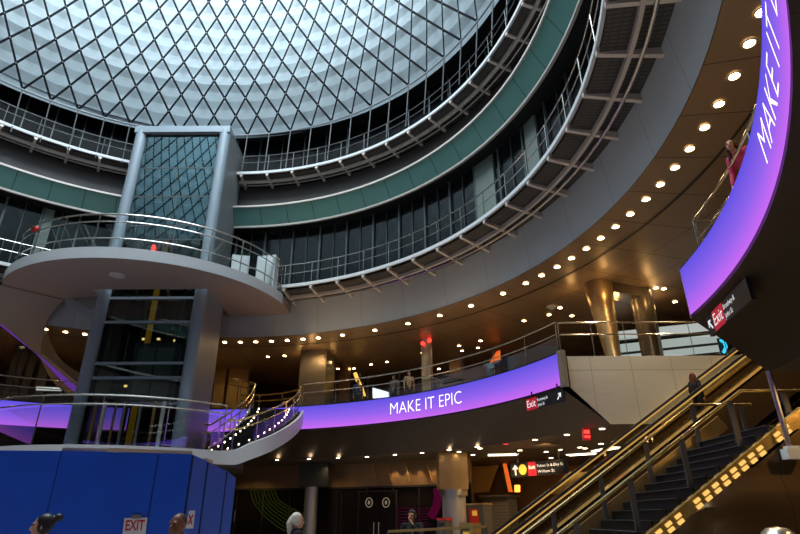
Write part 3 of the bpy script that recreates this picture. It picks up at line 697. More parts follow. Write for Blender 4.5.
st = empty('broad_stair', (5, 11.6, -1.6), 'broad dark stair with gold reflections along its edge beside the escalator', 'staircase')
KS = 2.945; s0, s1 = 10.3, 12.92
nx0 = (KS-1.6)/SL; ZL = 1.5; nx1 = (ZL+KS)/SL
nr = 18
for k in range(nr):
    w = (nx1-nx0)/nr; x = nx0+w*k; z = -1.6+(ZL+1.6)*(k+1)/nr
    mb = MB().box((x+w/2+.03, (s0+s1)/2, z-.025), (w+.06, s1-s0, .05)).box((x+.02, (s0+s1)/2, z-.10), (.03, s1-s0, .17))
    tr = obj('tread', mb, 'tread', st)
    obj('nosing', MB().box((x+.0, (s0+s1)/2, z+.003), (.045, s1-s0-.1, .012)), 'mullion', tr)
obj('landing', MB().box((nx1+.95, (s0+s1)/2, ZL-.06), (1.9, s1-s0, .12)), 'tread', st)
nx2 = nx1+1.9; m2 = 16
for k in range(m2):
    w = (11.7-nx2)/m2; x = nx2+w*k; z = ZL+(4.38-ZL)*(k+1)/m2
    obj('tread', MB().box((x+w/2, (s0+s1)/2, z-.025), (w+.04, s1-s0, .05)).box((x+.02, (s0+s1)/2, z-.1), (.03, s1-s0, .17)), 'tread', st)
def stringer2(Y, th, lo, hi, m):
    xx = [nx0-.35, nx1+.45]
    mb = MB(); A = inc(xx[0], Y, KS); B = inc(xx[1], Y, KS)
    mb.bar(A+up*((lo+hi)/2), B+up*((lo+hi)/2), th, (hi-lo)*.84)
    return obj('stringer', mb, m, st)
stringer2(s0-.04, .16, -.22, .06, 'gold_skirt')
stringer2(s1+.05, .06, -.02, .36, 'gold_panel')
# glowing squares stand in for gold reflections along the near edge, in pairs
ed_ax = (Vector((1, 0, SL)).normalized(), Vector((0, 1, 0)), Vector((-SL, 0, 1)).normalized())
for k in range(26):
    if k % 9 == 5: continue
    x = nx0+.15+(nx1-nx0)*k/26
    for kk in (.03, .135):
        obj('reflection_patch', MB().box(inc(x+(.03 if kk > .1 else 0), s0-.135, KS+kk), (.115, .03, .055), ax=ed_ax), 'patch_shine', st)
def stair_rail(Y, K, x_end, x_ext, posts):
    a = inc(nx0-.6, Y, K); b = inc(x_end, Y, K); c = Vector((x_ext, Y, b.z))
    obj('handrail', MB().tube([a+Vector((-.3, 0, 0)), a, inc((a.x+b.x)/2, Y, K), b, c], .03, 10), 'brass_rail', st)
    for x in posts:
        p = inc(x, Y, K) if x < x_end else Vector((x, Y, b.z))
        foot = inc(x, Y, KS) if x < nx1 else Vector((x, Y, ZL))
        obj('post', MB().bar(p-up*.03, foot, .05, .09, up=(1, 0, 0)), 'machine', st)

stair_rail(12.8, 1.95, 6.6, 7.95, [3.2, 4.3, 5.4, 6.6, 7.7])
stair_rail(10.52, 1.985, 6.4, 8.6, [3.0, 4.05, 5.1, 6.15, 7.2, 8.3])
# bronze side wall under the stair
BW = MB()
YW = 10.18
xa = (KS-1.6)/SL-.3
mb = MB(); prof_w = [(-1.6, 0.0), (-.9, 0), (-.5, -.02), (-.15, -.05), (.15, -.09), (.42, -.05), (.62, -.01), (.8, 0), (3.4, 0)]
xsx = [xa+.02+i*(10.5-xa)/40 for i in range(41)]
vs = []; fs = []
for x in xsx:
    zt = min(SL*x-KS-.16, 1.42)
    for z, dy in prof_w: vs.append((x, YW+dy*(1 if z < zt else 0), min(z, max(zt, -1.6))))
m_ = len(prof_w)
for i in range(len(xsx)-1):
    for k in range(m_-1): fs.append((i*m_+k, (i+1)*m_+k, (i+1)*m_+k+1, i*m_+k+1))
wm = M['bronze_wall']; add_lines(wm, 'x', 2.3, .006, .4, off=.17)
struct('wall_stair_side', mb.add(vs, fs, True), 'bronze_wall')
struct('wall_under_landing', MB().box((10.6, 10.12, .4), (4.2, .06, 4.0)), 'bronze_wall')
# pendant sensor hanging from the near edge of the bronze slope
t = empty('pendant_sensor', (6.73, 10.0, 1.05), 'grey pole with small white box hanging from the dark slope at the right', 'sensor')
obj('pole', MB().tube([(6.70, 10.02, 2.42), (6.72, 10.05, 1.08)], .045, 10), 'brushed_steel', t)
obj('box', MB().box((6.74, 10.04, .98), (.30, .2, .17)).box((6.74, 10.04, 1.08), (.2, .14, .06)), 'white_edge', t)
# polished drum low at the right
q = aty(777, 531, 9.3); t = empty('polished_drum', (q.x, q.y, -1.6), 'polished round metal drum with domed top, cut off by the bottom right corner', 'drum')
obj('body', MB().lathe([(.27, -1.6), (.27, q.z-.14), (.25, q.z-.10)], 0, 360, 32, c=(q.x, q.y)), 'brushed_steel', t)
obj('domed_top', MB().lathe([(.25, q.z-.10), (.22, q.z-.02), (.14, q.z+.04), (.001, q.z+.06)], 0, 360, 32, c=(q.x, q.y)), 'brushed_steel', t)
obj('collar', MB().lathe([(.275, q.z-.18), (.29, q.z-.18), (.29, q.z-.13), (.275, q.z-.13)], 0, 360, 32, c=(q.x, q.y), close=True), 'gold_panel', t)
# ================================================================ BALCONY STOREY: columns, screens, panels
q = ath(318, 353, 8.0); c = pol(17.9, azi(q)); rz = rad(azi(q))
struct('column_balcony', MB().box((c.x, c.y, 6.2), (1.3, 1.45, 3.62), rz=rz), 'pillar_stone')
q = atR(427, 365, 18.0); t = q
struct('column_slim', MB().tube([(q.x, q.y, 4.38), (q.x, q.y, 8.0)], .27, 20), 'pillar_steel')
for dx, lab, yy in ((-.2, 'small red lamp high on the slim steel column, lower of the two', 343), (.14, 'small red lamp high on the slim steel column, upper of the two', 340)):
    p = Vector((q.x+dx, q.y-.3, atR(427, yy, 17.7).z)); o = empty('indicator_lamp', p, lab, 'light'); obj('lens', MB().sphere(p, .10), 'red_led', o); obj('bracket', MB().box(p+Vector((0, .1, 0)), (.08, .14, .08)), 'dark', o)
# leaning columns, joined at the ceiling
top, bot = ath(597.5, 284, 8.0), Vector((0, 0, 0))
bot = aty(612, 352, top.y-1.2); bot = aty(613.5, 352, 18.3)
mb = MB().tube([(bot.x, bot.y, 4.38), (top.x, top.y, 8.0)], [.20, .52], 28)
struct('column_leaning', mb, 'pillar_metal_warm')
t2 = ath(640, 291, 8.0)
struct('column_round', MB().tube([(t2.x, t2.y, 4.38), (t2.x, t2.y, 8.0)], [.36, .42], 28), 'pillar_stone')
struct('beam_between_columns', MB().bar((top.x, top.y, 7.8), (t2.x, t2.y, 7.8), .7, .36), 'pillar_stone')
for p in (top, t2, pol(17.4, azi(ath(318, 353, 8.0)), 8)):
    for k in range(3):
        a = 2*pi*k/3+.5
        L = bpy.data.lights.new('column_glow', 'POINT'); L.energy = 9; L.color = (1, .58, .2); L.shadow_soft_size = .1
        o = bpy.data.objects.new('column_glow', L); COL.objects.link(o); o.location = (p.x+.95*cos(a), p.y+.95*sin(a), 7.5+EYE)
# rear shop wall of the balcony storey
struct('wall_balcony_shops', MB().lathe([(25, 4.38), (25, 8.0)], 5, 175, 90), 'back_wall')
def panel(name, label, cat, pts, R, m, th=.05, group=None, frame=None):
    P = [atR(x, y, R) for x, y in pts]; n = len(P)
    back = Vector(((P[0].x-CX), (P[0].y-CY), 0)).normalized()*th
    t = empty(name, sum(P, Vector())/n, label, cat, group)
    obj('panel', MB().add(P+[p+back for p in P], [tuple(range(n)), tuple(range(2*n-1, n-1, -1))]+[(i, n+i, n+(i+1) % n, (i+1) % n) for i in range(n)]), m, t)
    if frame: obj('frame', MB().tube(P, .035, 6, True), frame, t)
    return t
panel('video_screen', 'bright white lit screen standing behind the balcony railing', 'screen', [(372.5, 399), (372.5, 387), (389, 391.5), (389, 398)], 17.2, 'screen_white', frame='dark')
panel('shop_panel', 'orange red slanted panel in a balcony shop front', 'panel', [(482, 375), (496, 351), (501, 350), (501, 372)], 21, 'orange_panel', frame='dark')
q0 = [atR(x, y, 20) for x, y in ((355, 373), (358, 381), (361.5, 388), (365, 396))]
t = empty('lit_strip', q0[2], 'curved golden lit strip behind the balcony railing, left of the white screen', 'light'); obj('strip', MB().tube(q0, [.10, .11, .1, .06], 8), 'strip_gold', t); obj('backing', MB().tube([p+Vector((.12, .12, 0)) for p in q0], .12, 8), 'dark', t)
for k, (ya_, yb_, lab) in enumerate(((325, 334, 'topmost long white lit band seen through the railing beyond the leaning columns'), (338, 346.5, 'middle long white lit band beyond the leaning columns'), (349, 356, 'lowest long white lit band beyond the leaning columns'))):
    pts = []
    A = [atR(x, ya_+7-(x-612)*.105, 21.8) for x in range(612, 745, 12)]; B = [atR(x, yb_+7-(x-612)*.105, 21.8) for x in range(612, 745, 12)]
    t = empty('light_band', A[3], lab, 'light', 'white lit bands beyond the leaning columns')
    obj('band', MB().strip(A, B), 'band_white', t); obj('backing', MB().strip([p+Vector((.05, .1, .05)) for p in A], [p+Vector((.05, .1, -.05)) for p in B]), 'dark', t)
q = [atR(x, y, 21) for x, y in ((719, 340), (724, 342), (726, 347), (724, 352), (721, 354))]
t = empty('neon_sign', q[2], 'small curved cyan neon light at the far right of the balcony', 'sign'); obj('neon_tube', MB().tube(q, .055, 8), 'cyan_led', t); obj('backing', MB().box(q[2]+Vector((.1, .15, 0)), (.5, .06, .7)), 'dark', t)
for (px, R, w, lab) in ((345, 21, .5, 'dark pier between balcony shop fronts behind the screen'), (458, 22, .7, 'dark pier between balcony shop fronts right of the slim steel column')):
    p = atR(px, 375, R); struct('pillar_shop', MB().box((p.x, p.y, 6.2), (w, w, 3.6), rz=rad(azi(p))), 'bronze_band')
for i, (px, w, hgt) in enumerate(((237, 1.5, 1.), (222, 1.2, 1.), (246, .8, 1.))):
    p = atR(px, 375, 21); struct('gold_lit_shelves', MB().box((p.x, p.y, 6.2), (w*.5, w*.5, 3.6), rz=rad(azi(p))), 'gold_panel')  # boxes stand in for gold-lit shelves; the lit gold is in the colour
for i, (px, w) in enumerate(((30, .3), (20, .25), (44, .4), (12, .25))):
    p = atR(px, 370, 19); struct('pillar_shop', MB().box((p.x, p.y, 6.2), (w, w, 3.6), rz=rad(azi(p))), 'mullion_dark')
panel('shop_panel', 'white lit shop panel at the far left under the purple ramp', 'panel', [(36, 390), (36, 386.5), (62, 387.5), (62, 391)], 18.5, 'band_white')

# ================================================================ CONCOURSE LEVEL: shop fronts, columns, station
SR = 18.0
a_end = azi(atR(470, 470, SR))
struct('wall_shop_band', MB().lathe([(SR, 1.36), (SR, 2.42)], a_end, 200, 120), 'bronze_band')
struct('window_3', MB().lathe([(SR+.06, -1.6), (SR+.06, 1.36)], a_end, 200, 120), 'store_glass')
mb = MB()
a = a_end
while a < 150:
    mb.box(pol(SR+.02, a, -.12), (.06, .05, 2.96), rz=rad(a)); a += 4.2
mb.lathe([(SR-.02, 1.30), (SR+.06, 1.30), (SR+.06, 1.38), (SR-.02, 1.38)], a_end, 150, 90, close=True)
struct('window_frame_3', mb, 'mullion_dark')
struct('wall_return', MB().add([pol(SR, a_end, -1.6), pol(26, a_end+10, -1.6), pol(26, a_end+10, 2.42), pol(SR, a_end, 2.42)], [(0, 1, 2, 3)]), 'bronze_band')
struct('wall_station', MB().lathe([(25.5, -1.6), (25.5, 2.42)], -12, a_end+11, 60), 'bronze_band')
for (px, R, r, lab) in ((311, 16.9, .30, 0), (454, 16.6, .47, 1)):
    p = atR(px, 500, R)
    struct('column_concourse', MB().tube([(p.x, p.y, -1.6), (p.x, p.y, 2.42)], r, 32), 'pillar_steel')
    if lab:
        struct('column_cladding', MB().box((p.x-.04, p.y, 1.74), (1.15, 1.0, 1.36), rz=.05), 'gold_panel')
        struct('column_trim', MB().lathe([(r+.01, .82), (r+.09, .82), (r+.09, 1.06), (r+.01, 1.06)], 0, 360, 32, c=(p.x, p.y), close=True), 'brushed_steel')
    else: struct('column_cladding', MB().box((p.x+.1, p.y, 1.9), (1.35, .7, 1.1), rz=-.1), 'dark')
for x in (372, 387, 405.5, 427.5):  # gold bars shaped like the slanted streaks reflected in the band
    struct('reflection_streak', MB().bar(atR(x, 464, SR-.06), atR(x+4.5, 481, SR-.06), .03, .13, up=(0, 1, 0)), 'gold_panel')
# shop door with two round emblems
p = atR(377.5, 510, SR-.05); rz = rad(azi(p)); X = Vector((sin(rz), -cos(rz), 0)); rr = Vector((cos(rz), sin(rz), 0))
t = empty('shop_door', (p.x, p.y, -1.6), 'dark glazed double door with a pale ring emblem on each leaf', 'door')
obj('frame', MB().box(Vector((p.x, p.y, -.2)), (.06, 2.0, 2.8), rz=rz), 'mullion_dark', t)
for s_, px in ((-1, 369), (1, 386)):
    leaf = obj('door_leaf', MB().box(p-rr*.04+X*(s_*.47)-Vector((0, 0, p.z+.22)), (.05, .9, 2.7), rz=rz), 'store_glass', t)
    e = atR(px, 502.5, SR-.13); ring = [e+X*(.17*cos(2*pi*k/20))+up*(.17*sin(2*pi*k/20)*1.15) for k in range(20)]
    obj('ring_emblem', MB().tube(ring, .022, 6, True).box(e, (.01, .10, .16), rz=rz), 'logo_glow', leaf)
    obj('handle', MB().tube([p-rr*.12+X*(s_*.12)+up*(-.15-p.z), p-rr*.12+X*(s_*.12)+up*(-.75-p.z)], .022, 6), 'pillar_steel', leaf)
# window graphics
def graphic(label, lines, m, R=SR-.03):
    P = atR(*lines[0][len(lines[0])//2], R); t = empty('window_graphic', P, label, 'graphic')
    mb = MB()
    for ln in lines:
        Q = [atR(x, y, R) for x, y in ln]; mb.tube(Q, [(.012 if len(lines) > 3 else .2)]*len(Q), 5)
    obj('swoosh', mb, m, t); b = [atR(x, y, R+.03) for x, y in lines[0]]
    return t
graphic('green curved line swoosh on the dark shop window, left of the steel column', [[(250+d*3.4, 489), (253+d*3.6, 502-d*.3), (263+d*3.5, 515-d*1.2), (278+d*2.8, 527-d*2.3), (297+d*.8, 537-d*3.2)] for d in range(0, 8)], 'swoosh_green')
graphic('magenta curved band on the shop window left of the gold clad column', [[(437, 488), (438, 497), (436, 507), (431, 517)]], 'swoosh_pink')
graphic('magenta thin stripes on the shop window behind the man in black', [[(397, 508+3.2*k), (412, 508.5+3.0*k), (428, 508+2.8*k)] for k in range(7)], 'swoosh_pink')
# station furniture
def block(name, label, cat, px, py0, py1, w, d, R, m, extra=None):
    a = atR(px, py1, R); b = atR(px, py0, R); z0 = -1.6
    t = empty(name, (a.x, a.y, z0), label, cat); h = b.z-z0
    rz_ = rad(azi(a)); obj('body', MB().box((a.x, a.y, z0+h/2), (d, w, h), rz=rz_), m, t)
    X_ = Vector((sin(rz_), -cos(rz_), 0)); F_ = -Vector((cos(rz_), sin(rz_), 0))
    return t, Vector((a.x, a.y, b.z)), X_, F_, h
t, c, X, F, h = block('ticket_booth', 'grey ribbed shutter booth below the hanging station sign', 'booth', 502, 497, 526, 1.25, .8, 20.5, 'grey_shutter')
obj('cornice', MB().box(c+up*.03, (1.4, 1.4, .08), rz=atan2(X.y, X.x)), 'machine', t); obj('base', MB().box(Vector((c.x, c.y, -1.5)), (1.4, .9, .2), rz=atan2(X.y, X.x)), 'dark', t)
t, c, X, F, h = block('ticket_machine', 'dark ticket machine with red front beside the gold clad column', 'machine', 479.5, 505, 534, .9, .6, 17.2, 'machine')
obj('front', MB().box(c+F*.31-up*.55, (.42, .03, .8), rz=atan2(X.y, X.x)), 'red_paint', t); obj('display', MB().box(c+F*.32-up*.30+X*.05, (.22, .03, .18), rz=atan2(X.y, X.x)), 'sign_gold', t); obj('top_slope', MB().box(c+up*.03, (.97, .64, .06), rz=atan2(X.y, X.x)), 'gold_panel', t)
t, c, X, F, h = block('ticket_machine', 'low golden machine at the foot of the gold clad column', 'machine', 470.5, 523, 534, .6, .5, 15.5, 'gold_panel')
obj('slot', MB().box(c+F*.26-up*.2, (.3, .02, .05), rz=atan2(X.y, X.x)), 'dark', t); obj('screen', MB().box(c+F*.26-up*.4, (.3, .02, .2), rz=atan2(X.y, X.x)), 'sign_gold', t)
t, c, X, F, h = block('bin', 'red and dark bin standing left of the gold clad column', 'bin', 445, 520, 534, .4, .4, 15.8, 'machine')
obj('lid', MB().box(c+up*.03, (.44, .44, .08), rz=atan2(X.y, X.x)), 'red_paint', t); obj('opening', MB().box(c+F*.205-up*.15, (.26, .02, .1), rz=atan2(X.y, X.x)), 'dark', t)
panel('wall_panel', 'smooth golden bronze wall panel right of the gold clad column', 'panel', [(463, 494), (463, 457), (500, 460), (489, 492)], 22.5, 'gold_panel')
panel('wall_panel', 'golden wall panel seen under the escalator handrail', 'panel', [(547, 494), (568, 472), (588, 472), (572, 494)], 20.5, 'gold_panel')
panel('wall_panel', 'glowing orange curved strip on the station wall, left of the hanging sign', 'panel', [(502.5, 463), (506, 463), (512.5, 492), (508.5, 492)], 22.0, 'orange_panel')
panel('lantern', 'small glowing orange lantern below the hanging station sign', 'light', [(514.5, 485), (519.5, 485), (519.5, 492), (514.5, 492)], 20.0, 'orange_led')
for (x, y, m, lab) in ((594, 485, 'orange_led', 'orange round signal light seen under the escalator handrail'), (600, 485, 'yellow_led', 'yellow round signal light right of the orange one'), (577, 502, 'yellow_led', 'small yellow light low behind the escalator')):
    p = aty(x, y, 17.4); t = empty('signal_light', (p.x, p.y, -1.6), lab, 'light'); obj('lens', MB().sphere(p, .10), m, t); obj('pole', MB().tube([p+Vector((0, .1, -.05)), (p.x, p.y+.1, -1.6)], .03, 6), 'dark', t)
# brass rail in front of the man in black
a, b = aty(388, 531.5, 13.2), aty(486, 526.5, 13.2); t = empty('brass_rail', ((a.x+b.x)/2, 13.2, -1.6), 'brass topped low rail in front of the man in black', 'railing')
obj('top_rail', MB().bar(a, b, .10, .05), 'gold_panel', t)
for k in range(5): p = a.lerp(b, k/4); obj('post', MB().tube([p, (p.x, p.y, -1.6)], .022, 6), 'steel_rail', t)
obj('glass_panel', MB().add([a-up*.1, b-up*.1, (b.x, b.y, -1.5), (a.x, a.y, -1.5)], [(0, 1, 2, 3)]), 'clear_glass', t)

# ================================================================ SIGNS
def arrow(mb, o, X, Y, s, ang):
    """arrow of size s pointing along ang (degrees, 90 = up) in the plane X, Y, centred on o"""
    d = X*cos(rad(ang))+Y*sin(rad(ang)); n = d.cross(X.cross(Y)).normalized(); t = .09*s
    tip = o+d*s*.5
    mb.add([tip-n*t-d*.05*s, tip+n*t-d*.05*s, o-d*s*.5+n*t, o-d*s*.5-n*t], [(0, 1, 2, 3)])
    for sg in (-1, 1):
        e = tip+(n*sg-d).normalized()*s*.52; k = (n*-sg-d).normalized()*t*1.6
        mb.add([tip, tip+k, e+k, e], [(0, 1, 2, 3)])
def exit_sign(label, p_left, p_right, hgt, arrow_side, arrow_ang, hbase):
    a, b = p_left.copy(), p_right.copy(); a.z = b.z = hbase
    X = (b-a).normalized(); L = (b-a).length; Y = up.copy(); Nn = Vector((CX-a.x, CY-a.y, 0)); Nn = (Nn-X*Nn.dot(X)).normalized()
    t = empty('exit_sign', (a+b)/2, label, 'sign'); c = (a+b)/2+Y*hgt/2
    obj('board', MB().box(c, (L, .07, hgt), ax=(X, Nn, Y)), 'sign_black', t)
    f = Nn*.038; k = hgt
    x_red = 0. if arrow_side > 0 else k*.85
    obj('red_field', MB().add([a+X*x_red+f, a+X*(x_red+k*1.45)+f, a+X*(x_red+k*1.45)+f+Y*hgt, a+X*x_red+f+Y*hgt], [(0, 1, 2, 3)]), 'sign_red', t)
    mb = MB(); f2 = Nn*.042
    put_text(mb, 'Exit', a+X*(x_red+k*.10)+f2+Y*hgt*.25, X, Y, k*.86, k*1.22, 0)
    obj('lettering', mb, 'sign_white', t); mb = MB()
    put_text(mb, 'Broadway &', a+X*(x_red+k*1.55)+f2+Y*hgt*.58, X, Y, k*.36, k*1.42); obj('lettering', mb, 'sign_white', t); mb = MB(); put_text(mb, 'John St', a+X*(x_red+k*1.55)+f2+Y*hgt*.16, X, Y, k*.36, k*.95)
    obj('lettering', mb, 'sign_white', t); mb = MB()
    ax_ = L-k*.48 if arrow_side > 0 else k*.42
    arrow(mb, a+X*ax_+f2+Y*hgt*.5, X, Y, k*.68, arrow_ang)
    obj('arrow', mb, 'sign_white', t)
    for s_ in (.15, .85): obj('hanger', MB().bar(a+X*L*s_+Y*hgt, a+X*L*s_+Y*(hgt+.2), .04, .04, up=(1, 0, 0)), 'dark', t)
    return t
pl, prr = atR(527.5, 405, 14.0), atR(564, 394, 14.0)
exit_sign('black and red Exit sign with white arrow, under the end of the long purple ribbon', pl, prr, .36, 1, 45, 3.05)
pl, prr = atR(710, 326, 14.12), atR(753, 296, 14.12)
print('signs', pl, prr, (prr-pl).length)
exit_sign('black and red Exit sign under the large near purple ribbon at the right', pl, prr, .36, -1, 135, 2.97)
# station sign
a, b = atR(512, 477, 17.3), atR(569, 477, 17.3); a.z = b.z = atR(512, 477.5, 17.3).z; hgt = .50
X = (b-a).normalized(); Y = up.copy(); Nn = Vector((X.y, -X.x, 0)); L = (b-a).length; k = hgt
t = empty('station_sign', (a+b)/2, 'long black hanging station sign with white arrow, gold circle and red Exit field', 'sign')
obj('board', MB().box((a+b)/2+Y*hgt/2, (L, .1, hgt), ax=(X, Nn, Y)), 'sign_black', t)
f = Nn*.053; f2 = Nn*.06
cc = a+X*k*1.22+Y*hgt*.5+f2; obj('route_disc', MB().add([cc+X*(.19*cos(2*pi*i/24))+Y*(.19*sin(2*pi*i/24)) for i in range(24)], [tuple(range(24))]), 'sign_gold', t)
obj('red_field', MB().add([a+X*k*1.75+f, a+X*k*2.5+f, a+X*k*2.5+f+Y*hgt, a+X*k*1.75+f+Y*hgt], [(0, 1, 2, 3)]), 'sign_red', t)
mb = MB(); arrow(mb, a+X*k*.5+Y*hgt*.5+f2, X, Y, k*.75, 90); obj('arrow', mb, 'sign_white', t); mb = MB(); put_text(mb, 'Exit', a+X*k*1.82+f2+Y*hgt*.5, X, Y, k*.34, k*.6, .004)
obj('lettering', mb, 'sign_white', t); mb = MB(); put_text(mb, 'Fulton St & Dey St', a+X*k*2.62+f2+Y*hgt*.58, X, Y, k*.28, L-k*2.9); obj('lettering', mb, 'sign_white', t); mb = MB(); put_text(mb, 'William St', a+X*k*2.62+f2+Y*hgt*.18, X, Y, k*.28, (L-k*2.9)*.66)
obj('lettering', mb, 'sign_white', t)
for px in (518, 559.5):
    q = atR(px, 460, 17.3); s_ = (q-a).dot(X)
    obj('hanger', MB().tube([a+X*s_+Y*hgt, a+X*s_+Y*(2.42-a.z)], .025, 6), 'dark', t)

# ================================================================ BLUE HOARDING
HH = .84
corn = [ath(-60, 450, HH), ath(61.5, 450.8, HH), ath(158.5, 453.2, HH), ath(192.5, 454.5, HH), ath(207.5, 461.5, HH), ath(226.5, 471, HH), ath(236, 478, HH)]
far = [corn[0]+(corn[0]-corn[1])*.9]+corn
hd = empty('hoarding', (corn[2].x, corn[2].y, -1.6), 'tall blue painted plywood hoarding folding back at the right end', 'hoarding')
for i in range(len(far)-1):
    a, b = far[i], far[i+1]; d = (b-a); d.z = 0; d.normalize(); n = Vector((d.y, -d.x, 0))
    q = [Vector((p.x, p.y, h))+d*e+n*o for p, e in ((a, .006), (b, -.006)) for h in (-1.6, HH) for o in (0, -.03)]
    obj('panel', MB().add(q, [(0, 4, 6, 2), (1, 3, 7, 5), (2, 6, 7, 3), (0, 1, 5, 4), (0, 2, 3, 1), (4, 5, 7, 6)]), 'hoarding', hd)
    if i: obj('seam', MB().box(Vector((a.x, a.y, (HH-1.6)/2))-Vector((0, -.02, 0)), (.03, .03, HH+1.58)), 'seam', hd)
for (x0, y0, x1, y1, lab) in ((63, 449.6, 108, 450.4, 'left weathered timber batten lying on top of the blue hoarding'), (107, 449.6, 192, 453, 'right pale timber batten lying on top of the blue hoarding'), (205, 459.8, 211, 462.2, 'short timber offcut on the folded end of the blue hoarding')):
    a, b = ath(x0, y0, HH+.025), ath(x1, y1, HH+.025); tt = obj('timber_batten', MB().bar(a, b, .07, .045), 'timber', label=lab, cat='batten')
# EXIT notice
def plane_at(px, py, i):   # a point of hoarding panel i seen at px, py
    a, b = far[i], far[i+1]; d = (b-a); d.z = 0; n = Vector((d.y, -d.x, 0)).normalized(); r = ray(px, py); a0 = a+n*.012
    return r*(a0.dot(n)-a0.z*n.z)*(1/(r.x*n.x+r.y*n.y))
tl, tr, bl = plane_at(124.5, 518, 2), plane_at(147.5, 517.5, 2), plane_at(121.5, 541, 2)
X = (tr-tl); w = X.length; X.normalize(); Y = (tl-bl); hgt = Y.length; Y.normalize(); Nn = X.cross(Y).normalized()
t = empty('exit_notice', bl, 'white paper notice with red EXIT lettering taped to the blue hoarding', 'notice')
o = bl+Nn*.004; obj('sheet', MB().quad(o, o+X*w, o+X*w+Y*hgt, o+Y*hgt), 'paper', t)
mb = MB(); put_text(mb, 'EXIT', o+X*w*.09+Y*hgt*.46+Nn*.004, X, Y, .17, w*.82, .004); obj('lettering', mb, 'red_ink', t)
o2 = o+X*w*.28+Y*(hgt-.01)+Nn*.006; obj('tape', MB().quad(o2, o2+X*w*.46, o2+X*w*.42+Y*.05, o2+X*w*.04+Y*.05), 'tape', t)
for (px, py, pid, lab) in ((190.5, 519.5, 3, 'small pale sticker with red cross strokes on the blue hoarding, right of the man'), (234.5, 516, 6, 'small pale sticker near the folded edge of the blue hoarding')):
    c = plane_at(px, py, pid); a, b = far[pid], far[pid+1]; X = (b-a); X.z = 0; X.normalize(); Y = up; Nn = Vector((X.y, -X.x, 0)); s_ = .05
    t = empty('sticker', c, lab, 'sticker'); c = c+Nn*.004
    obj('paper', MB().quad(c-X*s_-Y*.11, c+X*s_-Y*.11, c+X*s_*.9+Y*.11, c-X*s_*.7+Y*.11), 'paper', t)
    f = Nn*.003; obj('red_strokes', MB().add([c+f-X*.035-Y*.06, c+f-X*.015-Y*.06, c+f+X*.035+Y*.06, c+f+X*.015+Y*.06, c+f+X*.015-Y*.06, c+f+X*.035-Y*.06, c+f-X*.015+Y*.06, c+f-X*.035+Y*.06], [(0, 1, 2, 3), (4, 5, 6, 7)]), 'red_ink', t)
# ================================================================ PEOPLE
def capsule(mb, a, b, r0, r1, n=10):
    a, b = Vector(a), Vector(b); mb.sphere(a, r0, n, 8); mb.sphere(b, r1, n, 8); mb.tube([a, b], [r0, r1], n)
def chain(mb, pts, rs):
    for i in range(len(pts)-1): capsule(mb, pts[i], pts[i+1], rs[i], rs[i+1])
def fuse(name, mb, m, parent, T, vox=.011, smooth=4):
    me = bpy.data.meshes.new(name); me.from_pydata([tuple(p) for p in mb.v], [], mb.f)
    o = bpy.data.objects.new(name, me); COL.objects.link(o)
    md = o.modifiers.new('r', 'REMESH'); md.mode = 'VOXEL'; md.voxel_size = vox
    md = o.modifiers.new('s', 'SMOOTH'); md.iterations = smooth; md.factor = .5
    dg = bpy.context.evaluated_depsgraph_get(); m2 = bpy.data.meshes.new_from_object(o.evaluated_get(dg))
    bpy.data.objects.remove(o); bpy.data.meshes.remove(me)
    m2.transform(T); m2.name = name; m2.materials.append(M[m]); m2.polygons.foreach_set('use_smooth', [True]*len(m2.polygons))
    o = bpy.data.objects.new(name, m2); COL.objects.link(o); o.parent = parent; return o
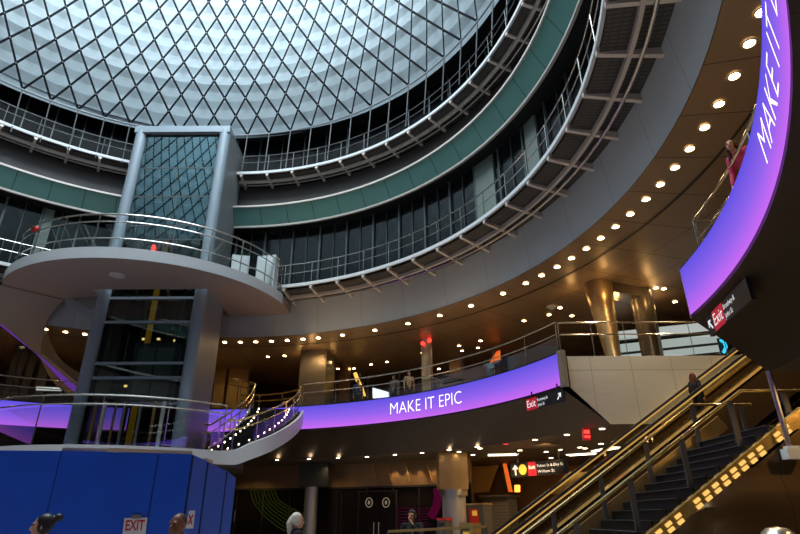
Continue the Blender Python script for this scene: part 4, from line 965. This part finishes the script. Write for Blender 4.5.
def person(label, base, heading, height, skin, hair, hair_m, top_m, leg_m, arms='down', lean=0., head_turn=0., female=True):
    """base: feet centre; heading: degrees the body faces (0 = towards -y, the viewer; 90 = towards +x)"""
    t = empty('person', base, label, 'person'); s = height/1.70
    T = Matrix.Rotation(rad(heading), 4, 'Z') @ Matrix.Scale(s, 4)
    sh = .165 if female else .19; hipw = .095
    V = Vector
    L = rad(lean); tilt = lambda p: V((p[0], p[1]*cos(L)-(p[2]-.95)*sin(L), .95+(p[2]-.95)*cos(L)+p[1]*sin(L))) if p[2] > .95 else V(p)
    ch, nk, hd = tilt((0, .0, 1.28)), tilt((0, .01, 1.46)), tilt((0, -.02, 1.585))
    body = MB()
    HM = Matrix.Translation(hd) @ Matrix.Rotation(rad(head_turn), 4, 'Z')
    def hp(p): return HM @ V(p)
    def hsph(mb, c, r, u=14, v=10):
        k = MB().sphere((0, 0, 0), r, u, v); mb.add([hp(q+V(c)) for q in k.v], k.f, True)
    hsph(body, (0, .012, .02), (.074, .094, .098)); hsph(body, (0, -.028, -.045), (.056, .062, .066)); hsph(body, (0, -.055, -.085), (.03, .03, .025))
    capsule(body, hp((0, -.078, .012)), hp((0, -.102, -.028)), .012, .017, 8)
    for e in (-1, 1): hsph(body, (e*.076, .012, -.012), (.012, .022, .032), 8, 6); hsph(body, (e*.03, -.074, .028), (.026, .018, .010), 8, 6)
    capsule(body, nk-V((0, 0, .06)), hd-V((0, -.01, .06)), .056, .052)
    chain(body, [V((0, 0, .97)), tilt((0, .0, 1.12)), ch, tilt((0, 0, 1.38))], [.12, .105, .125, .09])
    legs = []
    for e in (-1, 1):
        lg = [V((e*hipw, 0, .93)), V((e*(hipw+.005), -.015, .50)), V((e*(hipw+.005), .015, .09))]; legs.append(lg)
        chain(body, lg, [.085, .055, .038]); chain(body, [V((e*(hipw+.005), .03, .05)), V((e*(hipw+.02), -.13, .035))], [.042, .035])
    arm_pts = []
    for e in (-1, 1):
        S_ = tilt((e*sh, 0, 1.39))
        if arms == 'down': E_, W_ = S_+V((e*.045, .03, -.28)), S_+V((e*.05, -.04, -.53))
        elif arms == 'chin' and e > 0: E_ = S_+V((e*.05, -.16, -.24)); W_ = hd+V((.035, -.13, -.16))
        elif arms == 'rail' : E_, W_ = S_+V((e*.07, -.10, -.25)), S_+V((e*.02, -.33, -.28))
        elif arms == 'chin': E_, W_ = S_+V((e*.05, .0, -.27)), S_+V((-e*.05, -.22, -.24))
        else: E_, W_ = S_+V((e*.05, .02, -.27)), S_+V((e*.03, -.2, -.35))
        arm_pts.append((S_, E_, W_)); chain(body, [S_, E_, W_], [.05, .038, .026])
        d = (W_-E_).normalized(); side = d.cross(V((e, 0, 0))); side = side.normalized() if side.length > .1 else V((0, -1, 0)); nrm = d.cross(side).normalized()
        chain(body, [W_, W_+d*.045, W_+d*.085], [.024, .03, .027])
        for k, ln in enumerate((.066, .078, .073, .055)):
            b0 = W_+d*.085+side*(.026-.0175*k); k1 = b0+d*ln*.55+nrm*.004*e; chain(body, [b0, k1, k1+d*ln*.45-nrm*e*.016], [.0105, .0098, .0088])
        b0 = W_+d*.035+side*.026; chain(body, [b0, b0+side*.026+d*.022, b0+side*.033+d*.055], [.0125, .0115, .010])
    bo = fuse('body', body, skin, t, T, .0095, 3)
    # clothes
    c = MB()
    chain(c, [V((0, 0, .93)), tilt((0, .0, 1.12)), ch, tilt((0, 0, 1.39))], [.145, .128, .148, .105])
    for e, (S_, E_, W_) in zip((-1, 1), arm_pts):
        chain(c, [tilt((0, 0, 1.37)), S_, E_, E_.lerp(W_, .86)], [.08, .066, .053, .042])
    fuse('shirt', c, top_m, t, T, .013, 4)
    c = MB()
    for lg in legs: chain(c, [lg[0]+V((0, 0, .03)), lg[1], lg[2]+V((0, 0, .0))], [.108, .072, .06])
    capsule(c, (-.05, 0, .95), (.05, 0, .95), .125, .125)
    fuse('trousers', c, leg_m, t, T, .013, 4)
    c = MB()
    for lg in legs: x = lg[2].x; chain(c, [V((x, .04, .045)), V((x+.012*(1 if x > 0 else -1), -.14, .035))], [.052, .045])
    fuse('shoes', c, 'cloth_black', t, T, .013, 2)
    h = MB()
    if hair == 'shaved': hsph(h, (0, .022, .034), (.073, .089, .088))
    else:
        hsph(h, (0, .026, .036), (.082, .098, .094))
        for e in (-1, 1): hsph(h, (e*.055, .03, -.01), (.032, .07, .07))
    if hair == 'bun': hsph(h, (0, .14, .085), (.042, .045, .042)); capsule(h, hp((0, .09, .07)), hp((0, .125, .082)), .035, .03)
    if hair == 'tail': chain(h, [hp((0, .10, .03)), hp((0, .135, -.04)), hp((0, .12, -.16)), hp((0, .10, -.22))], [.045, .05, .042, .02])
    if hair == 'long':
        for e in (-1, 0, 1): chain(h, [hp((e*.05, .05, .03)), hp((e*.062, .075, -.10)), hp((e*.06, .085, -.24)), hp((e*.045, .08, -.30))], [.055, .055, .05, .02])
    if hair == 'short': hsph(h, (0, -.045, .085), (.05, .04, .03))
    fuse('hair', h, hair_m, t, T, .010, 3)
    ey = MB()
    for e in (-1, 1): hsph(ey, (e*.030, -.079, .012), (.0125, .008, .0065), 8, 6)
    e_ = MB(); e_.v = [T @ p for p in ey.v]; e_.f = ey.f; e_.sm = ey.sm
    for nm, src, m_ in (('eyes', ey, 'eye'),):
        k = MB(); k.v = [T @ p+V((base[0], base[1], base[2])) for p in src.v]; k.f = src.f; k.sm = src.sm; obj(nm, k, m_, t)
    lp_ = MB(); hsph(lp_, (0, -.083, -.062), (.022, .010, .0075), 8, 6)
    k = MB(); k.v = [T @ p+V((base[0], base[1], base[2])) for p in lp_.v]; k.f = lp_.f; k.sm = lp_.sm; obj('lips', k, 'lips', t)
    return t
def stand(px, py_top, Y, z0=-1.6):
    p = aty(px, py_top, Y); return (p.x, p.y, z0), p.z-z0
b, h = stand(47, 514.5, 6.4)
person('woman with dark hair in a bun passing the blue hoarding, seen in profile', b, -62, h, 'skin_light', 'bun', 'hair_dark', 'cloth_grey', 'cloth_navy', head_turn=-8)
b, h = stand(180.5, 513.5, 6.3)
person('man with shaved head and white collar in front of the blue hoarding', b, -22, h, 'skin_dark', 'shaved', 'hair_shaved', 'cloth_white', 'cloth_black', female=False)
b, h = stand(297, 513, 9.8)
person('person with pale blond ponytail and dark top walking by the shop windows', b, 118, h, 'skin_light', 'tail', 'hair_blond', 'cloth_black', 'cloth_black')
b, h = stand(412, 510, 14.0)
person('man in black with a hand raised to his chin behind the brass rail', b, -12, h, 'skin_mid', 'short', 'hair_dark', 'cloth_black', 'cloth_black', arms='chin', female=False, head_turn=-15)
Yp = 14.35; p = aty(692, 373, Yp); n_ = int((p.x-.1-xb)/((xt-xb)/NE)); zt = -1.6+5.98*(n_+1)/NE
xstep = xb+(xt-xb)*(n_+.55)/NE
print('escalator rider', p, zt, p.z-zt)
person('woman in black with long auburn hair riding up the escalator, seen from behind', (p.x, Yp, zt), 112, p.z-zt, 'skin_light', 'long', 'hair_auburn', 'cloth_black', 'cloth_black')
q = atR(742, 140, 14.8); print('pink', q)
person('woman in pink top with auburn hair leaning over the upper right balcony railing', (q.x, q.y, 4.38), -70, min(max(q.z-4.38, 1.45), 1.7), 'skin_light', 'long', 'hair_auburn', 'cloth_pink', 'cloth_navy', arms='down', lean=30, head_turn=20)
q = atR(409, 378.5, 15.6); print('balc', q)
person('person in tan clothes standing at the balcony railing right of the white screen', (q.x, q.y, 4.38), 10, min(max(q.z-4.38, 1.5), 1.8), 'skin_mid', 'short', 'hair_dark', 'cloth_tan', 'cloth_black', female=False)
q = atR(394, 382.5, 15.8)
person('person in grey beside the white screen on the balcony', (q.x, q.y, 4.38), -30, min(max(q.z-4.38, 1.5), 1.8), 'skin_mid', 'short', 'hair_dark', 'cloth_grey', 'cloth_black', female=False)
q = atR(358, 386, 15.8)
person('person in dark clothes on the balcony left of the golden lit strip', (q.x, q.y, 4.38), 20, min(max(q.z-4.38, 1.5), 1.8), 'skin_mid', 'short', 'hair_dark', 'cloth_navy', 'cloth_black', female=False)
# ================================================================ DAYLIGHT AND CAMERA
W = bpy.data.worlds.new('sky'); S.world = W; W.use_nodes = True
nt = W.node_tree; bg = nt.nodes['Background']; sky = nt.nodes.new('ShaderNodeTexSky'); sky.sky_type = 'HOSEK_WILKIE'; sky.turbidity = 4; sky.sun_direction = Vector((.3, .5, .8)).normalized()
nt.links.new(sky.outputs[0], bg.inputs[0]); bg.inputs[1].default_value = .6
def area(name, loc, size, power, col, direction=(0, 0, -1), shape='DISK'):
    L = bpy.data.lights.new(name, 'AREA'); L.shape = shape; L.size = size; L.energy = power; L.color = col
    o = bpy.data.objects.new(name, L); COL.objects.link(o); o.location = (loc[0], loc[1], loc[2]+EYE)
    o.rotation_euler = Vector(direction).to_track_quat('-Z', 'Y').to_euler(); return o
area('skylight', (CX, CY, prof[-1][1]-.3), 2*prof[-1][0]-.4, 9800, (.80, .92, 1.0))
cam = bpy.data.cameras.new('camera'); co = bpy.data.objects.new('camera', cam); COL.objects.link(co); S.camera = co
s_, c_ = sin(R0), cos(R0); sp_, cp_ = sin(P0), cos(P0)
right = Vector((c_, -s_*sp_, s_*cp_)); upv = Vector((-s_, -c_*sp_, c_*cp_)); fwd = Vector((0, cp_, sp_))
mx = Matrix((right, upv, -fwd)).transposed().to_4x4(); mx.translation = Vector((0, 0, EYE)); co.matrix_world = mx
cam.sensor_width = 36; cam.lens = F0*36/800; cam.clip_start = .05; cam.clip_end = 300
S.view_settings.view_transform = 'Standard'; S.view_settings.look = 'None'; S.view_settings.exposure = 0; S.view_settings.gamma = 1
S.cycles.max_bounces = 6; S.cycles.transparent_max_bounces = 24; S.cycles.sample_clamp_indirect = 4
S.cycles.caustics_reflective = False; S.cycles.caustics_refractive = False

def spot(loc, power, size=110, col=(1, .66, .30), r=.1):
    L = bpy.data.lights.new('down_spot', 'SPOT'); L.energy = power; L.spot_size = rad(size); L.spot_blend = .6; L.color = col; L.shadow_soft_size = r
    o = bpy.data.objects.new('down_spot', L); COL.objects.link(o); o.location = (loc[0], loc[1], loc[2]+EYE)
for x, y in ((6.2, 12.5), (6.8, 15.2), (8.2, 13.0), (9.4, 14.6), (9.6, 11.6)): spot((x, y, 7.9), 330, col=(1, .72, .40))
for a in range(20, 160, 14): spot(pol(16.8, a, 7.9), 110, 130)
for a in (-12, -30): spot(pol(16.8, a, 7.9), 110, 130)
for a in (30, 44, 58, 72, 86): spot(pol(16.6, a, 2.30), 60, 140)
for x, y in ((4, 22), (6.5, 20), (8, 23)): spot((x, y, 2.30), 150, 140)

for x in (393, 405, 417, 431): q = atR(x, 462, 17.72); spot((q.x, q.y, 2.34), 60, 80, r=.03)  # added spots that draw bright streaks on the shop band, no fittings

def aimed(name, loc, target, power, size, col=(1, .62, .25), r=.12):
    L = bpy.data.lights.new(name, 'SPOT'); L.energy = power; L.spot_size = rad(size); L.spot_blend = .8; L.color = col; L.shadow_soft_size = r
    o = bpy.data.objects.new(name, L); COL.objects.link(o); o.location = (loc[0], loc[1], loc[2]+EYE)
    o.rotation_euler = (Vector(target)-Vector(loc)).to_track_quat('-Z', 'Y').to_euler()
aimed('stair_fill', (-4.4, 22.2, 3.6), (-5.0, 25.6, 9.0), 330, 110)  # added lamp warming the grey fascia, no fitting stands here
aimed('balcony_fill', (1.4, 20.9, 4.6), (2.0, 22.0, 8.8), 150, 120)  # added lamp carrying the same warmth along the fascia, no fitting
aimed('well_fill', (8.0, 8.6, 2.3), (7.2, 10.2, -.4), 90, 110)  # added unseen lamp to lift the bronze wall under the stair

aimed('station_fill', (3.9, 24.2, 2.3), (3.9, 28.5, 1.0), 110, 130)  # added unseen lamp to brighten the golden station wall
aimed('station_fill', (5.2, 20.6, 2.3), (5.0, 27.5, .6), 140, 120)  # second added lamp, deeper into the station

aimed('cheek_fill', (7.3, 12.2, 7.9), (7.6, 16.25, 3.6), 420, 75, col=(1, .86, .66))  # added unseen lamp to brighten the polished steel cheek
